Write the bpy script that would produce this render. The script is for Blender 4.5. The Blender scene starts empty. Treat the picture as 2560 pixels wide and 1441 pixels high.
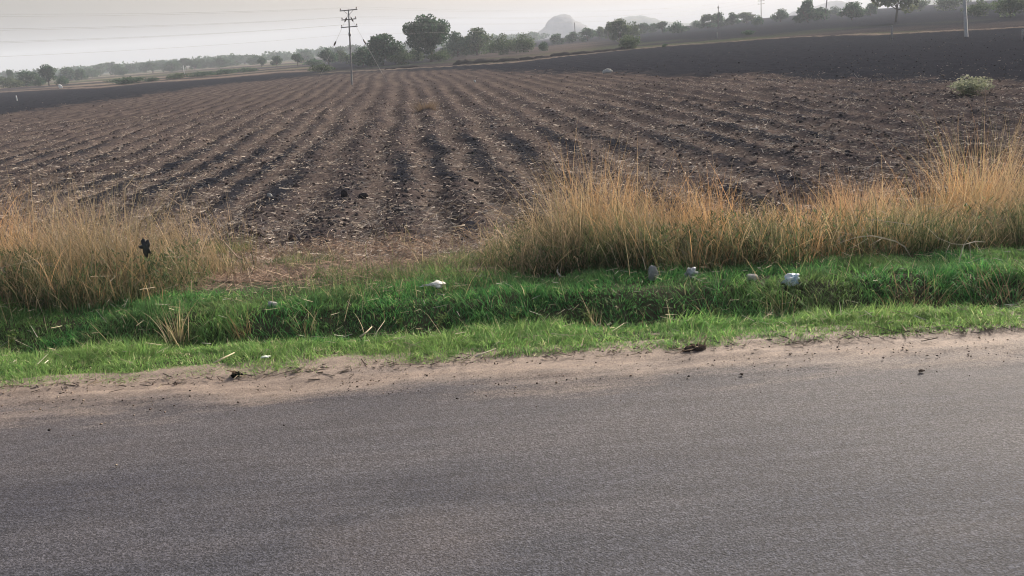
import bpy, math, random
import numpy as np
from mathutils import Vector, Matrix

rng = np.random.default_rng(11)
random.seed(11)
sc = bpy.context.scene
COL = sc.collection

# ------------------------------------------------------------------ camera
FPX, PW, PH = 2400.0, 2560.0, 1441.0
ROLL = math.radians(4.24)
PITCH = math.atan(620.5 * math.cos(ROLL) / FPX)
CAM = np.array([0.0, 0.0, 2.3])
FW = np.array([0, math.cos(PITCH), -math.sin(PITCH)])
_r0 = np.array([1.0, 0, 0]); _u0 = np.array([0, math.sin(PITCH), math.cos(PITCH)])
RT = _r0 * math.cos(ROLL) - _u0 * math.sin(ROLL)
UP = _u0 * math.cos(ROLL) + _r0 * math.sin(ROLL)
cd = bpy.data.cameras.new('camera'); cam = bpy.data.objects.new('camera', cd); COL.objects.link(cam)
cd.sensor_width = 36.0; cd.lens = 36.0 * FPX / PW; cd.clip_start = 0.1; cd.clip_end = 9000
M = Matrix(((RT[0], UP[0], -FW[0], CAM[0]), (RT[1], UP[1], -FW[1], CAM[1]), (RT[2], UP[2], -FW[2], CAM[2]), (0, 0, 0, 1)))
cam.matrix_world = M
sc.camera = cam

# ------------------------------------------------------------------ light
SUN_EL, SUN_AZ = math.radians(24), math.radians(34)      # azimuth measured from +Y towards +X
tosun = Vector((math.sin(SUN_AZ) * math.cos(SUN_EL), math.cos(SUN_AZ) * math.cos(SUN_EL), math.sin(SUN_EL)))
w = bpy.data.worlds.new('World'); sc.world = w; w.use_nodes = True
nt = w.node_tree; bg = nt.nodes['Background']
sky = nt.nodes.new('ShaderNodeTexSky'); sky.sky_type = 'NISHITA'; sky.sun_disc = False
sky.sun_elevation = SUN_EL; sky.sun_rotation = SUN_AZ
sky.air_density = 1.0; sky.dust_density = 7.0; sky.ozone_density = 1.0; sky.altitude = 0
hs = nt.nodes.new('ShaderNodeHueSaturation'); hs.inputs['Saturation'].default_value = 0.75
nt.links.new(sky.outputs[0], hs.inputs['Color']); nt.links.new(hs.outputs[0], bg.inputs[0])
bg.inputs[1].default_value = 0.098
sl = bpy.data.lights.new('sun', 'SUN'); sl.energy = 3.4; sl.angle = math.radians(2.5); sl.color = (1.0, 0.91, 0.80)
so = bpy.data.objects.new('sun', sl); COL.objects.link(so)
so.rotation_euler = tosun.to_track_quat('Z', 'Y').to_euler(); so.location = (40, 60, 60)
sc.view_settings.view_transform = 'Standard'; sc.view_settings.look = 'None'
sc.view_settings.gamma = 1.0; sc.view_settings.exposure = 0.88
sc.render.engine = 'CYCLES'
sc.cycles.filter_width = 1.1; sc.cycles.max_bounces = 6; sc.cycles.diffuse_bounces = 3; sc.cycles.glossy_bounces = 2
sc.cycles.transmission_bounces = 4; sc.cycles.volume_bounces = 1; sc.cycles.transparent_max_bounces = 6

# ------------------------------------------------------------------ helpers
def ray(px, py):
    d = RT * (px - PW / 2) + UP * (PH / 2 - py) + FW * FPX
    return d / np.linalg.norm(d)

def _h(ix, iy, seed):
    n = (ix.astype(np.int64) * 374761393 + iy.astype(np.int64) * 668265263 + seed * 974711) & 0x7fffffff
    n = ((n ^ (n >> 13)) * 1274126177) & 0x7fffffff
    n = ((n ^ (n >> 16)) * 1103515245) & 0x7fffffff
    return ((n ^ (n >> 15)) & 0xffff) / 65535.0

def vn(x, y, s, seed=0):
    x = np.asarray(x, float) / s; y = np.asarray(y, float) / s
    ix = np.floor(x); iy = np.floor(y); fx = x - ix; fy = y - iy
    fx = fx * fx * (3 - 2 * fx); fy = fy * fy * (3 - 2 * fy)
    a = _h(ix, iy, seed); b = _h(ix + 1, iy, seed); c = _h(ix, iy + 1, seed); d = _h(ix + 1, iy + 1, seed)
    return (a + (b - a) * fx) * (1 - fy) + (c + (d - c) * fx) * fy      # 0..1

def fbm(x, y, s, seed=0, o=3):
    t = 0; a = 1; n = 0
    for k in range(o):
        t = t + a * (vn(x, y, s / 2 ** k, seed + 17 * k) * 2 - 1); n += a; a *= 0.5
    return t / n

def sstep(a, b, x):
    t = np.clip((np.asarray(x, float) - a) / (b - a), 0, 1)
    return t * t * (3 - 2 * t)

SV = 0.09                                   # the road and ditch run slightly askew to the view
def V(x, y): return y + SV * x

_pv = np.array([-9, 6.6, 7.1, 7.45, 7.75, 8.0, 8.22, 8.5, 8.8, 9.4, 10.2, 12.0, 15.5, 18, 6000])
_pz = np.array([0, 0, .02, 0, -.2, -.36, -.31, -.17, -.05, -.06, -.12, -.42, -.8, -.8, -.8])
_gv = np.linspace(-9, 40, 2400)
_gz = np.interp(_gv, _pv, _pz); _k = np.hanning(13); _k /= _k.sum()
_gz[8:-8] = np.convolve(_gz, _k, 'same')[8:-8]

def zbase(x, y):
    x = np.asarray(x, float); y = np.asarray(y, float)
    v = V(x, y)
    z = np.interp(v, _gv, _gz)
    d = np.hypot(x, y); s = x / np.maximum(y, 1.0)
    rise = np.clip(d - 115, 0, 420) * 0.0103 * sstep(-0.02, 0.33, s)
    rise = rise + np.clip(d - 60, 0, 600) * 0.0012 * sstep(-.3, 0.1, s)
    z = z + rise
    z = z + sstep(20, 60, v) * 0.18 * fbm(x, y, 45, 5, 2)
    return z

ROWX = 0.098; ROWP = 1.28
def rowu(x, y):
    bend = 0.6 * fbm(x, y, 22, 31, 2) + 0.2 * fbm(x, y, 5, 32, 2) + 0.22 * fbm(x, y, 1.5, 34, 2)
    fan = 0.0011 * np.clip(-x - 6, 0, 60) * (y - 40) * -0.35
    u = x + ROWX * y + bend
    return u + 0.30 * fbm(u, u * 0 + 5.0, 2.9, 33, 2)

def rowmask(x, y):
    """1 where the plough has left regular rows, fading to jumbled clods on the right"""
    s = x / np.maximum(y, 1)
    return .35 + .65 * sstep(0.42, 0.10, s + 0.06 * fbm(x, y, 9, 41, 2))

def zfine(x, y):
    x = np.asarray(x, float); y = np.asarray(y, float)
    z = zbase(x, y); v = V(x, y)
    f = sstep(13.2, 16.2, v + 0.8 * fbm(x, y, 2.5, 3, 2))
    rm = rowmask(x, y)
    ridge = np.cos(2 * math.pi * rowu(x, y) / ROWP)
    far = 1 / (1 + (v / 120) ** 2)
    z = z + f * far * (0.07 * rm * ridge * (0.15 + 1.1 * sstep(.2, .75, vn(x, y, 4.0, 8))))
    rough = (0.085 * fbm(x, y, 0.7, 9, 3) + 0.06 * np.abs(fbm(x, y, 0.36, 12, 2))) * (.6 + .7 * vn(x, y, 2.6, 13))
    z = z + f * (rough * (1.0 + 0.8 * (1 - rm)))
    z = z + (1 - f) * sstep(6.9, 8.2, v) * (0.05 * fbm(x, y, 0.9, 21, 3))
    return z

def hit(px, py, fn=zbase):
    d = ray(px, py); t = 2.0
    for i in range(6000):
        p = CAM + d * t
        if p[2] <= float(fn(p[0], p[1])): break
        t *= 1.004
    return p

def at_dist(px, dist):
    """ground point under the picture column px (taken at the horizon) at a given distance"""
    py = 720.5 - (620.5 + (px - 1280) * math.tan(ROLL))
    d = ray(px, py); d2 = d[:2] / np.linalg.norm(d[:2])
    p = d2 * dist
    return np.array([p[0], p[1], float(zbase(p[0], p[1]))])

def tag(o, label=None, cat=None, group=None, kind=None):
    if label: o['label'] = label
    if cat: o['category'] = cat
    if group: o['group'] = group
    if kind: o['kind'] = kind
    return o

def empty(name, loc=(0, 0, 0), rz=0):
    o = bpy.data.objects.new(name, None); COL.objects.link(o)
    o.location = loc; o.rotation_euler = (0, 0, rz); o.empty_display_size = 0.3
    return o

def npmesh(name, verts, tris=None, quads=None, mat=None, smooth=False, col=None, attrs=None):
    me = bpy.data.meshes.new(name)
    verts = np.ascontiguousarray(verts, np.float32)
    tris = np.zeros((0, 3), np.int32) if tris is None else np.asarray(tris, np.int32).reshape(-1, 3)
    quads = np.zeros((0, 4), np.int32) if quads is None else np.asarray(quads, np.int32).reshape(-1, 4)
    nt_, nq = len(tris), len(quads)
    me.vertices.add(len(verts)); me.vertices.foreach_set('co', verts.ravel())
    me.loops.add(nt_ * 3 + nq * 4)
    me.loops.foreach_set('vertex_index', np.concatenate([tris.ravel(), quads.ravel()]).astype(np.int32))
    me.polygons.add(nt_ + nq)
    st = np.concatenate([np.arange(nt_) * 3, nt_ * 3 + np.arange(nq) * 4]).astype(np.int32)
    me.polygons.foreach_set('loop_start', st)
    if smooth: me.polygons.foreach_set('use_smooth', np.ones(nt_ + nq, bool))
    if col is not None:
        a = me.attributes.new('Col', 'FLOAT_COLOR', 'POINT')
        c = np.ones((len(verts), 4), np.float32); c[:, :3] = col
        a.data.foreach_set('color', c.ravel())
    for k, val in (attrs or {}).items():
        a = me.attributes.new(k, 'FLOAT', 'POINT'); a.data.foreach_set('value', np.asarray(val, np.float32).ravel())
    me.update(calc_edges=True); me.validate()
    if mat: me.materials.append(mat)
    return me

def link(name, me, parent=None):
    o = bpy.data.objects.new(name, me); COL.objects.link(o)
    if parent: o.parent = parent
    return o

class MB:
    def __init__(s): s.v = []; s.t = []; s.q = []; s.c = []; s.n = 0
    def add(s, v, t=None, q=None, c=None):
        v = np.asarray(v, float).reshape(-1, 3)
        s.v.append(v)
        if t is not None and len(t): s.t.append(np.asarray(t).reshape(-1, 3) + s.n)
        if q is not None and len(q): s.q.append(np.asarray(q).reshape(-1, 4) + s.n)
        cc = np.ones((len(v), 3)) * (np.asarray(c) if c is not None else 1.0); s.c.append(cc)
        s.n += len(v)
    def tube(s, pts, rad, sides=6, c=None, cap=True):
        pts = np.asarray(pts, float); n = len(pts); rad = np.broadcast_to(np.asarray(rad, float), (n,))
        tg = np.gradient(pts, axis=0); tg /= np.linalg.norm(tg, axis=1)[:, None] + 1e-9
        ref = np.array([0, 0, 1.0]) if abs(tg[0][2]) < .9 else np.array([1.0, 0, 0])
        vs = []
        for i in range(n):
            a = np.cross(tg[i], ref); a /= np.linalg.norm(a) + 1e-9; b = np.cross(tg[i], a)
            th = np.arange(sides) * 2 * math.pi / sides
            vs.append(pts[i] + rad[i] * (np.cos(th)[:, None] * a + np.sin(th)[:, None] * b))
        q = []
        for i in range(n - 1):
            for k in range(sides):
                k2 = (k + 1) % sides
                q.append((i * sides + k, i * sides + k2, (i + 1) * sides + k2, (i + 1) * sides + k))
        V_ = np.concatenate(vs); t = []
        if cap:
            V_ = np.concatenate([V_, pts[:1], pts[-1:]]); i0 = n * sides
            for k in range(sides):
                k2 = (k + 1) % sides
                t.append((i0, k2, k)); t.append((i0 + 1, (n - 1) * sides + k, (n - 1) * sides + k2))
        s.add(V_, t, q, c)
    def box(s, cx, cy, cz, sx, sy, sz, c=None, rot=None):
        v = np.array([(x, y, z) for z in (-.5, .5) for y in (-.5, .5) for x in (-.5, .5)]) * (sx, sy, sz)
        if rot is not None: v = v @ np.array(rot).T
        s.add(v + (cx, cy, cz), None, [(0, 2, 3, 1), (4, 5, 7, 6), (0, 1, 5, 4), (2, 6, 7, 3), (0, 4, 6, 2), (1, 3, 7, 5)], c)
    def lathe(s, prof, sides=8, c=None, origin=(0, 0, 0), rot=None):
        n = len(prof); th = np.arange(sides) * 2 * math.pi / sides
        v = np.concatenate([np.stack([r * np.cos(th), r * np.sin(th), np.full(sides, z)], 1) for r, z in prof])
        if rot is not None: v = v @ np.array(rot).T
        q = [(i * sides + k, i * sides + (k + 1) % sides, (i + 1) * sides + (k + 1) % sides, (i + 1) * sides + k) for i in range(n - 1) for k in range(sides)]
        s.add(v + np.array(origin), None, q, c)
    def mesh(s, name, mat=None, smooth=False):
        return npmesh(name, np.concatenate(s.v), np.concatenate(s.t) if s.t else None, np.concatenate(s.q) if s.q else None, mat, smooth, np.concatenate(s.c))
    def build(s, name, mat, parent=None, smooth=False): return link(name, s.mesh(name, mat, smooth), parent)

ICO = None
def ico():
    t = (1 + 5 ** .5) / 2
    v = np.array([(-1, t, 0), (1, t, 0), (-1, -t, 0), (1, -t, 0), (0, -1, t), (0, 1, t), (0, -1, -t), (0, 1, -t), (t, 0, -1), (t, 0, 1), (-t, 0, -1), (-t, 0, 1)], float)
    v /= np.linalg.norm(v[0])
    f = np.array([(0, 11, 5), (0, 5, 1), (0, 1, 7), (0, 7, 10), (0, 10, 11), (1, 5, 9), (5, 11, 4), (11, 10, 2), (10, 7, 6), (7, 1, 8), (3, 9, 4), (3, 4, 2), (3, 2, 6), (3, 6, 8), (3, 8, 9), (4, 9, 5), (2, 4, 11), (6, 2, 10), (8, 6, 7), (9, 8, 1)])
    return v, f
ICO = ico()
OCT = (np.array([(1, 0, 0), (-1, 0, 0), (0, 1, 0), (0, -1, 0), (0, 0, 1), (0, 0, -1)], float),
       np.array([(0, 2, 4), (2, 1, 4), (1, 3, 4), (3, 0, 4), (2, 0, 5), (1, 2, 5), (3, 1, 5), (0, 3, 5)]))

def icosub(v, f):
    v = [tuple(a) for a in v]; cache = {}; out = []
    def mid(a, b):
        k = (min(a, b), max(a, b))
        if k not in cache:
            m = np.array(v[a]) + np.array(v[b]); m /= np.linalg.norm(m); cache[k] = len(v); v.append(tuple(m))
        return cache[k]
    for a, b, c in f:
        ab, bc, ca = mid(a, b), mid(b, c), mid(c, a)
        out += [(a, ab, ca), (b, bc, ab), (c, ca, bc), (ab, bc, ca)]
    return np.array(v), np.array(out)
ICO2 = icosub(*ICO); ICO3 = icosub(*ICO2)

# ------------------------------------------------------------------ materials
def new_mat(name):
    m = bpy.data.materials.new(name); m.use_nodes = True
    t = m.node_tree; b = t.nodes['Principled BSDF']
    return m, t, b

def N(t, typ, **kw):
    n = t.nodes.new(typ)
    for k, val in kw.items():
        if k in n.inputs: n.inputs[k].default_value = val
        else: setattr(n, k, val)
    return n

def noise(t, co, scale, detail=3, rough=0.55):
    n = N(t, 'ShaderNodeTexNoise'); n.inputs['Scale'].default_value = scale; n.inputs['Detail'].default_value = detail; n.inputs['Roughness'].default_value = rough
    if co is not None: t.links.new(co, n.inputs['Vector'])
    return n.outputs['Fac']

def ramp(t, fac, stops, interp='LINEAR'):
    r = N(t, 'ShaderNodeValToRGB'); r.color_ramp.interpolation = interp
    e = r.color_ramp.elements
    while len(e) < len(stops): e.new(0.5)
    for i, (p, c) in enumerate(stops): e[i].position = p; e[i].color = (*c, 1) if len(c) == 3 else c
    t.links.new(fac, r.inputs[0]); return r.outputs[0]

def mix(t, fac, a, b, mode='MIX'):
    m = N(t, 'ShaderNodeMix', data_type='RGBA', blend_type=mode)
    for sck, val in ((m.inputs[0], fac), (m.inputs[6], a), (m.inputs[7], b)):
        if hasattr(val, 'is_linked'): t.links.new(val, sck)
        else: sck.default_value = val if not isinstance(val, tuple) else ((*val, 1) if len(val) == 3 else val)
    return m.outputs[2]

def math_(t, op, a, b=None, c=None, clamp=False):
    m = N(t, 'ShaderNodeMath', operation=op); m.use_clamp = clamp
    for i, val in enumerate((a, b, c)):
        if val is None: continue
        if hasattr(val, 'is_linked'): t.links.new(val, m.inputs[i])
        else: m.inputs[i].default_value = val
    return m.outputs[0]

def bump(t, b, h, strength, dist, prev=None):
    n = N(t, 'ShaderNodeBump'); n.inputs['Strength'].default_value = strength; n.inputs['Distance'].default_value = dist
    t.links.new(h, n.inputs['Height'])
    if prev is not None: t.links.new(prev, n.inputs['Normal'])
    t.links.new(n.outputs[0], b.inputs['Normal']); return n.outputs[0]

def coord(t): return N(t, 'ShaderNodeTexCoord').outputs['Object']

def mat_road():
    m, t, b = new_mat('asphalt_and_dust'); co = coord(t)
    sx = N(t, 'ShaderNodeSeparateXYZ'); t.links.new(co, sx.inputs[0])
    v = math_(t, 'ADD', sx.outputs[1], math_(t, 'MULTIPLY', sx.outputs[0], 0.045))
    va = N(t, 'ShaderNodeTexVoronoi'); va.inputs['Scale'].default_value = 105; t.links.new(co, va.inputs['Vector'])
    sc_ = N(t, 'ShaderNodeSeparateColor'); t.links.new(va.outputs['Color'], sc_.inputs[0])
    n1 = math_(t, 'ADD', math_(t, 'MULTIPLY_ADD', sc_.outputs[0], .42, .04), math_(t, 'MULTIPLY', noise(t, co, 46, 3, .75), .5))
    mq = N(t, 'ShaderNodeMapping'); mq.inputs['Scale'].default_value = (0.30, 0.9, 1); t.links.new(co, mq.inputs['Vector'])
    n2 = noise(t, mq.outputs[0], 1.0, 4, .6)
    vor = N(t, 'ShaderNodeTexVoronoi'); vor.inputs['Scale'].default_value = 95; t.links.new(co, vor.inputs['Vector'])
    asp = ramp(t, n1, [(0.25, (.0125, .0128, .0172)), (0.5, (.038, .0385, .0505)), (0.76, (.105, .106, .132))])
    asp = mix(t, math_(t, 'MULTIPLY', vor.outputs['Color'], .25), asp, (.08, .082, .092), 'MIX')
    patch = ramp(t, n2, [(0.38, (.74, .77, .84)), (0.5, (1.0, 1.0, 1.0)), (0.62, (1.26, 1.2, 1.13))])
    asp = mix(t, 1.0, asp, patch, 'MULTIPLY')
    # stretched streaks along the direction of travel
    mp = N(t, 'ShaderNodeMapping'); mp.inputs['Scale'].default_value = (0.6, 14, 1); t.links.new(co, mp.inputs['Vector'])
    st = noise(t, mp.outputs[0], 1.0, 3, .6)
    asp = mix(t, 1.0, asp, ramp(t, st, [(0.3, (.78, .78, .80)), (0.7, (1.16, 1.16, 1.15))]), 'MULTIPLY')
    dustc = ramp(t, noise(t, co, 9, 4, .65), [(0.3, (.20, .152, .122)), (0.7, (.31, .24, .192))])
    dustc = mix(t, 1.0, dustc, ramp(t, n1, [(0.3, (.72, .72, .74)), (0.65, (1.12, 1.12, 1.12))]), 'MULTIPLY')
    # dust: thin film far out on the road, solid sand at the edge
    mp2 = N(t, 'ShaderNodeMapping'); mp2.inputs['Scale'].default_value = (0.55, 2.2, 1); t.links.new(co, mp2.inputs['Vector'])
    nn = noise(t, mp2.outputs[0], 1.3, 5, .62)
    vv = math_(t, 'ADD', v, math_(t, 'MULTIPLY_ADD', nn, 1.5, -0.75))
    f = math_(t, 'DIVIDE', math_(t, 'SUBTRACT', vv, 5.85), 0.75, clamp=True)
    film = math_(t, 'MULTIPLY', math_(t, 'DIVIDE', math_(t, 'SUBTRACT', vv, 3.9), 2.4, clamp=True), 0.17)
    speck = math_(t, 'MULTIPLY_ADD', math_(t, 'SUBTRACT', n1, .5), 1.6, 0)
    f2 = math_(t, 'ADD', math_(t, 'POWER', f, 1.25), math_(t, 'MULTIPLY', math_(t, 'MULTIPLY', speck, f), math_(t, 'SUBTRACT', 1.0, f)), clamp=True)
    mp3 = N(t, 'ShaderNodeMapping'); mp3.inputs['Scale'].default_value = (0.5, 1.5, 1); mp3.inputs['Location'].default_value = (7.3, 2.1, 0); t.links.new(co, mp3.inputs['Vector'])
    stain = math_(t, 'MULTIPLY', math_(t, 'MULTIPLY_ADD', noise(t, mp3.outputs[0], .8, 4, .6), 5.0, -2.55, clamp=True), .16)
    f3 = math_(t, 'MAXIMUM', math_(t, 'MAXIMUM', f2, film), stain)
    colr = mix(t, f3, asp, dustc)
    t.links.new(colr, b.inputs['Base Color'])
    b.inputs['Roughness'].default_value = 0.85
    b.inputs['Specular IOR Level'].default_value = 0.3
    hgt = math_(t, 'ADD', math_(t, 'MULTIPLY', n1, 1.0), math_(t, 'MULTIPLY', vor.outputs['Distance'], 0.8))
    bump(t, b, hgt, 0.42, 0.006)
    return m

def mat_soil():
    m, t, b = new_mat('ploughed_soil'); co = coord(t)
    ad = N(t, 'ShaderNodeAttribute', attribute_name='dark').outputs['Fac']
    at = N(t, 'ShaderNodeAttribute', attribute_name='tan').outputs['Fac']
    ag = N(t, 'ShaderNodeAttribute', attribute_name='green').outputs['Fac']
    n1 = noise(t, co, 11, 4, .65); n2 = noise(t, co, 1.4, 4, .6); n3 = noise(t, co, 34, 2, .6)
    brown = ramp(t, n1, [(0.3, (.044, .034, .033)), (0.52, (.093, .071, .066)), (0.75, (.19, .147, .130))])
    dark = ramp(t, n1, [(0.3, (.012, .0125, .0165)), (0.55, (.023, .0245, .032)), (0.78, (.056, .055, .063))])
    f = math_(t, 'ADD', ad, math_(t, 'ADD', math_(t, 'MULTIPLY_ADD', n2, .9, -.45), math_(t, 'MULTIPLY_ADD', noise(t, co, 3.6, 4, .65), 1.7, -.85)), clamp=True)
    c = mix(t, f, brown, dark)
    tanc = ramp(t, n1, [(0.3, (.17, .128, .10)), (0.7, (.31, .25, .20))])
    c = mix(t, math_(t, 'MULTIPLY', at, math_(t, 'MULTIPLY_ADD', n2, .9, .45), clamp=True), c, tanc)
    grc = ramp(t, n1, [(0.3, (.045, .065, .028)), (0.7, (.13, .15, .07))])
    c = mix(t, math_(t, 'MULTIPLY', ag, math_(t, 'MULTIPLY_ADD', n2, .9, .45), clamp=True), c, grc)
    # crumbs of straw
    sp = ramp(t, n3, [(0.66, (0, 0, 0)), (0.74, (1, 1, 1))])
    c = mix(t, math_(t, 'MULTIPLY', math_(t, 'MULTIPLY', sp, math_(t, 'SUBTRACT', 1.05, ad, clamp=True)), .5), c, (.26, .21, .165))
    t.links.new(c, b.inputs['Base Color']); b.inputs['Roughness'].default_value = 1; b.inputs['Specular IOR Level'].default_value = 0
    h = math_(t, 'ADD', n1, math_(t, 'MULTIPLY', n3, .4))
    bump(t, b, h, .8, .06)
    return m

def mat_simple(name, c0, c1, scale=8, rough=.85, spec=.25, bs=.3, bd=.02, detail=4):
    m, t, b = new_mat(name); co = coord(t)
    n1 = noise(t, co, scale, detail, .6)
    t.links.new(ramp(t, n1, [(.3, c0), (.7, c1)]), b.inputs['Base Color'])
    b.inputs['Roughness'].default_value = rough; b.inputs['Specular IOR Level'].default_value = spec
    if bs: bump(t, b, n1, bs, bd)
    return m

def mat_plant(name, trans=.4, rough=.7, spec=.08, nscale=0):
    m, t, b = new_mat(name)
    a = N(t, 'ShaderNodeAttribute', attribute_name='Col')
    out = t.nodes['Material Output']
    t.links.new(a.outputs['Color'], b.inputs['Base Color']); b.inputs['Roughness'].default_value = rough; b.inputs['Specular IOR Level'].default_value = spec
    tr = N(t, 'ShaderNodeBsdfTranslucent')
    hs = N(t, 'ShaderNodeHueSaturation'); hs.inputs['Saturation'].default_value = 1.1; hs.inputs['Value'].default_value = 1.15
    t.links.new(a.outputs['Color'], hs.inputs['Color']); t.links.new(hs.outputs[0], tr.inputs['Color'])
    mx = N(t, 'ShaderNodeMixShader'); mx.inputs[0].default_value = trans
    t.links.new(b.outputs[0], mx.inputs[1]); t.links.new(tr.outputs[0], mx.inputs[2]); t.links.new(mx.outputs[0], out.inputs[0])
    return m

def mat_vcol(name, rough=.95, spec=.0, scale=40, amt=.35, bs=.4, bd=.01):
    m, t, b = new_mat(name); co = coord(t)
    a = N(t, 'ShaderNodeAttribute', attribute_name='Col'); n1 = noise(t, co, scale, 3)
    c = mix(t, 1.0, a.outputs['Color'], ramp(t, n1, [(.3, (1 - amt,) * 3), (.7, (1 + amt,) * 3)]), 'MULTIPLY')
    t.links.new(c, b.inputs['Base Color']); b.inputs['Roughness'].default_value = rough; b.inputs['Specular IOR Level'].default_value = spec
    bump(t, b, n1, bs, bd); return m

M_ROAD = mat_road(); M_SOIL = mat_soil()
M_VERGE = mat_simple('verge_earth', (.03, .034, .018), (.085, .08, .045), 12, .95, .1, .5, .03)
M_GRASS = mat_plant('green_grass', .42)
M_DRY = mat_plant('dry_grass', .3, .75)
M_LEAF = mat_plant('tree_leaf', .34, .7, .05)
M_BARK = mat_simple('bark', (.05, .04, .032), (.13, .105, .085), 14, .9, .1, .6, .03)
M_CLOD = mat_vcol('clod_soil')
M_STRAW = mat_vcol('straw', .8, .2, 60, .15, .2)
M_STONE = mat_simple('grey_stone', (.17, .17, .165), (.33, .325, .31), 18, .9, .2, .5, .02)
M_PALE = mat_simple('pale_stone', (.27, .265, .25), (.42, .41, .39), 22, .85, .2, .3, .01)
M_WPLAS = mat_vcol('white_plastic', .35, .5, 30, .12, .3, .004)
M_BPLAS = mat_simple('black_plastic', (.012, .012, .013), (.045, .044, .045), 25, .45, .4, .3, .004)
M_CONC = mat_simple('pole_concrete', (.20, .195, .19), (.31, .305, .30), 6, .85, .2, .2, .01)
M_POLE = mat_simple('weathered_pole', (.075, .068, .065), (.13, .12, .115), 6, .8, .3, .2, .01)
M_STEEL = mat_simple('galvanised_steel', (.10, .10, .10), (.19, .19, .19), 10, .5, .4, .1, .005)
M_WIRE = mat_simple('aluminium_wire', (.3, .3, .3), (.42, .42, .42), 10, .6, .3, 0)
M_PORC = mat_simple('brown_porcelain', (.05, .03, .025), (.09, .055, .045), 10, .3, .5, 0)
M_CPOLE = mat_simple('pale_concrete', (.44, .43, .42), (.58, .57, .56), 6, .85, .2, .2, .01)
M_WHITE = mat_simple('white_paint', (.66, .66, .64), (.8, .8, .78), 12, .7, .3, .1, .005)
M_ROCK = mat_simple('granite', (.12, .12, .12), (.26, .25, .24), .09, .95, .1, .6, 1.2, 6)
M_HILLV = mat_simple('hill_scrub', (.06, .075, .05), (.13, .14, .10), .12, .95, .1, .6, 1.5, 6)

# ------------------------------------------------------------------ setting: road, shoulder, verge, field, plain
def grid_mesh(name, X, Y, Z, mat, attrs=None, smooth=True):
    r, c = X.shape
    idx = np.arange(r * c).reshape(r, c)
    q = np.stack([idx[:-1, :-1], idx[:-1, 1:], idx[1:, 1:], idx[1:, :-1]], -1).reshape(-1, 4)
    return npmesh(name, np.stack([X, Y, Z], -1).reshape(-1, 3), None, q, mat, smooth, None, {k: a.ravel() for k, a in (attrs or {}).items()})

def xs_axis(dense, nd, wide, nw):
    a = np.linspace(-dense, dense, nd); b = dense + (np.linspace(0, 1, nw + 1)[1:] ** 1.6) * (wide - dense)
    return np.concatenate([-b[::-1], a, b])

# asphalt
gx = np.linspace(-320, 320, 65); gv = np.linspace(-6.5, 5.9, 27)
XX, VV = np.meshgrid(gx, gv); o = link('road', grid_mesh('road', XX, VV - 0.045 * XX, np.zeros_like(XX) - 0.0, M_ROAD)); tag(o, kind='structure')
# sandy shoulder lapping over the asphalt
gx = xs_axis(7, 560, 320, 40); gv = np.linspace(5.9, 7.25, 60)
XX, VV = np.meshgrid(gx, gv); YY = VV - 0.045 * XX
a = sstep(5.85, 6.5, VV + 0.25 * fbm(XX, YY, 1.2, 61, 2))
ZZ = sstep(5.9, 6.3, VV) * a * (0.010 + 0.014 * fbm(XX, YY, 0.5, 62, 3) + 0.010 * fbm(XX * .5, YY * 3, 0.35, 63, 2)) - 0.02 * sstep(6.95, 7.2, VV)
o = link('road_shoulder', grid_mesh('road_shoulder', XX, YY, ZZ, M_ROAD)); tag(o, kind='structure')
# verge and ditch
gx = xs_axis(9, 300, 320, 40); gv = np.concatenate([np.linspace(6.5, 11.2, 90)])
XX, VV = np.meshgrid(gx, gv); YY = VV - SV * XX
ZZ = zfine(XX, YY) - 0.035 * sstep(7.0, 6.6, VV) - 0.02
ZZ = ZZ - 0.06 * sstep(10.9, 11.2, VV)
o = link('verge', grid_mesh('verge', XX, YY, ZZ, M_VERGE)); tag(o, kind='structure')

# field strips: polylines in picture pixels turned into distance along each direction
def band(pts):
    th, rr = [], []
    for px, py in pts:
        p = hit(px, py); th.append(math.atan2(p[0], p[1])); rr.append(math.hypot(p[0], p[1]))
    return np.array(th), np.array(rr)
B0 = band([(0, 290), (300, 250), (560, 212), (850, 186), (1000, 179), (1280, 183), (1700, 192), (2100, 202), (2560, 208)])
L1 = band([(0, 232), (250, 221), (400, 206), (560, 195), (700, 182), (850, 176), (1000, 172)])
TK = band([(840, 182), (980, 176), (1280, 157), (1600, 123), (1940, 98), (2200, 87), (2560, 70)])
L3 = band([(0, 222), (200, 205), (400, 188), (640, 168), (900, 158)])

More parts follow.
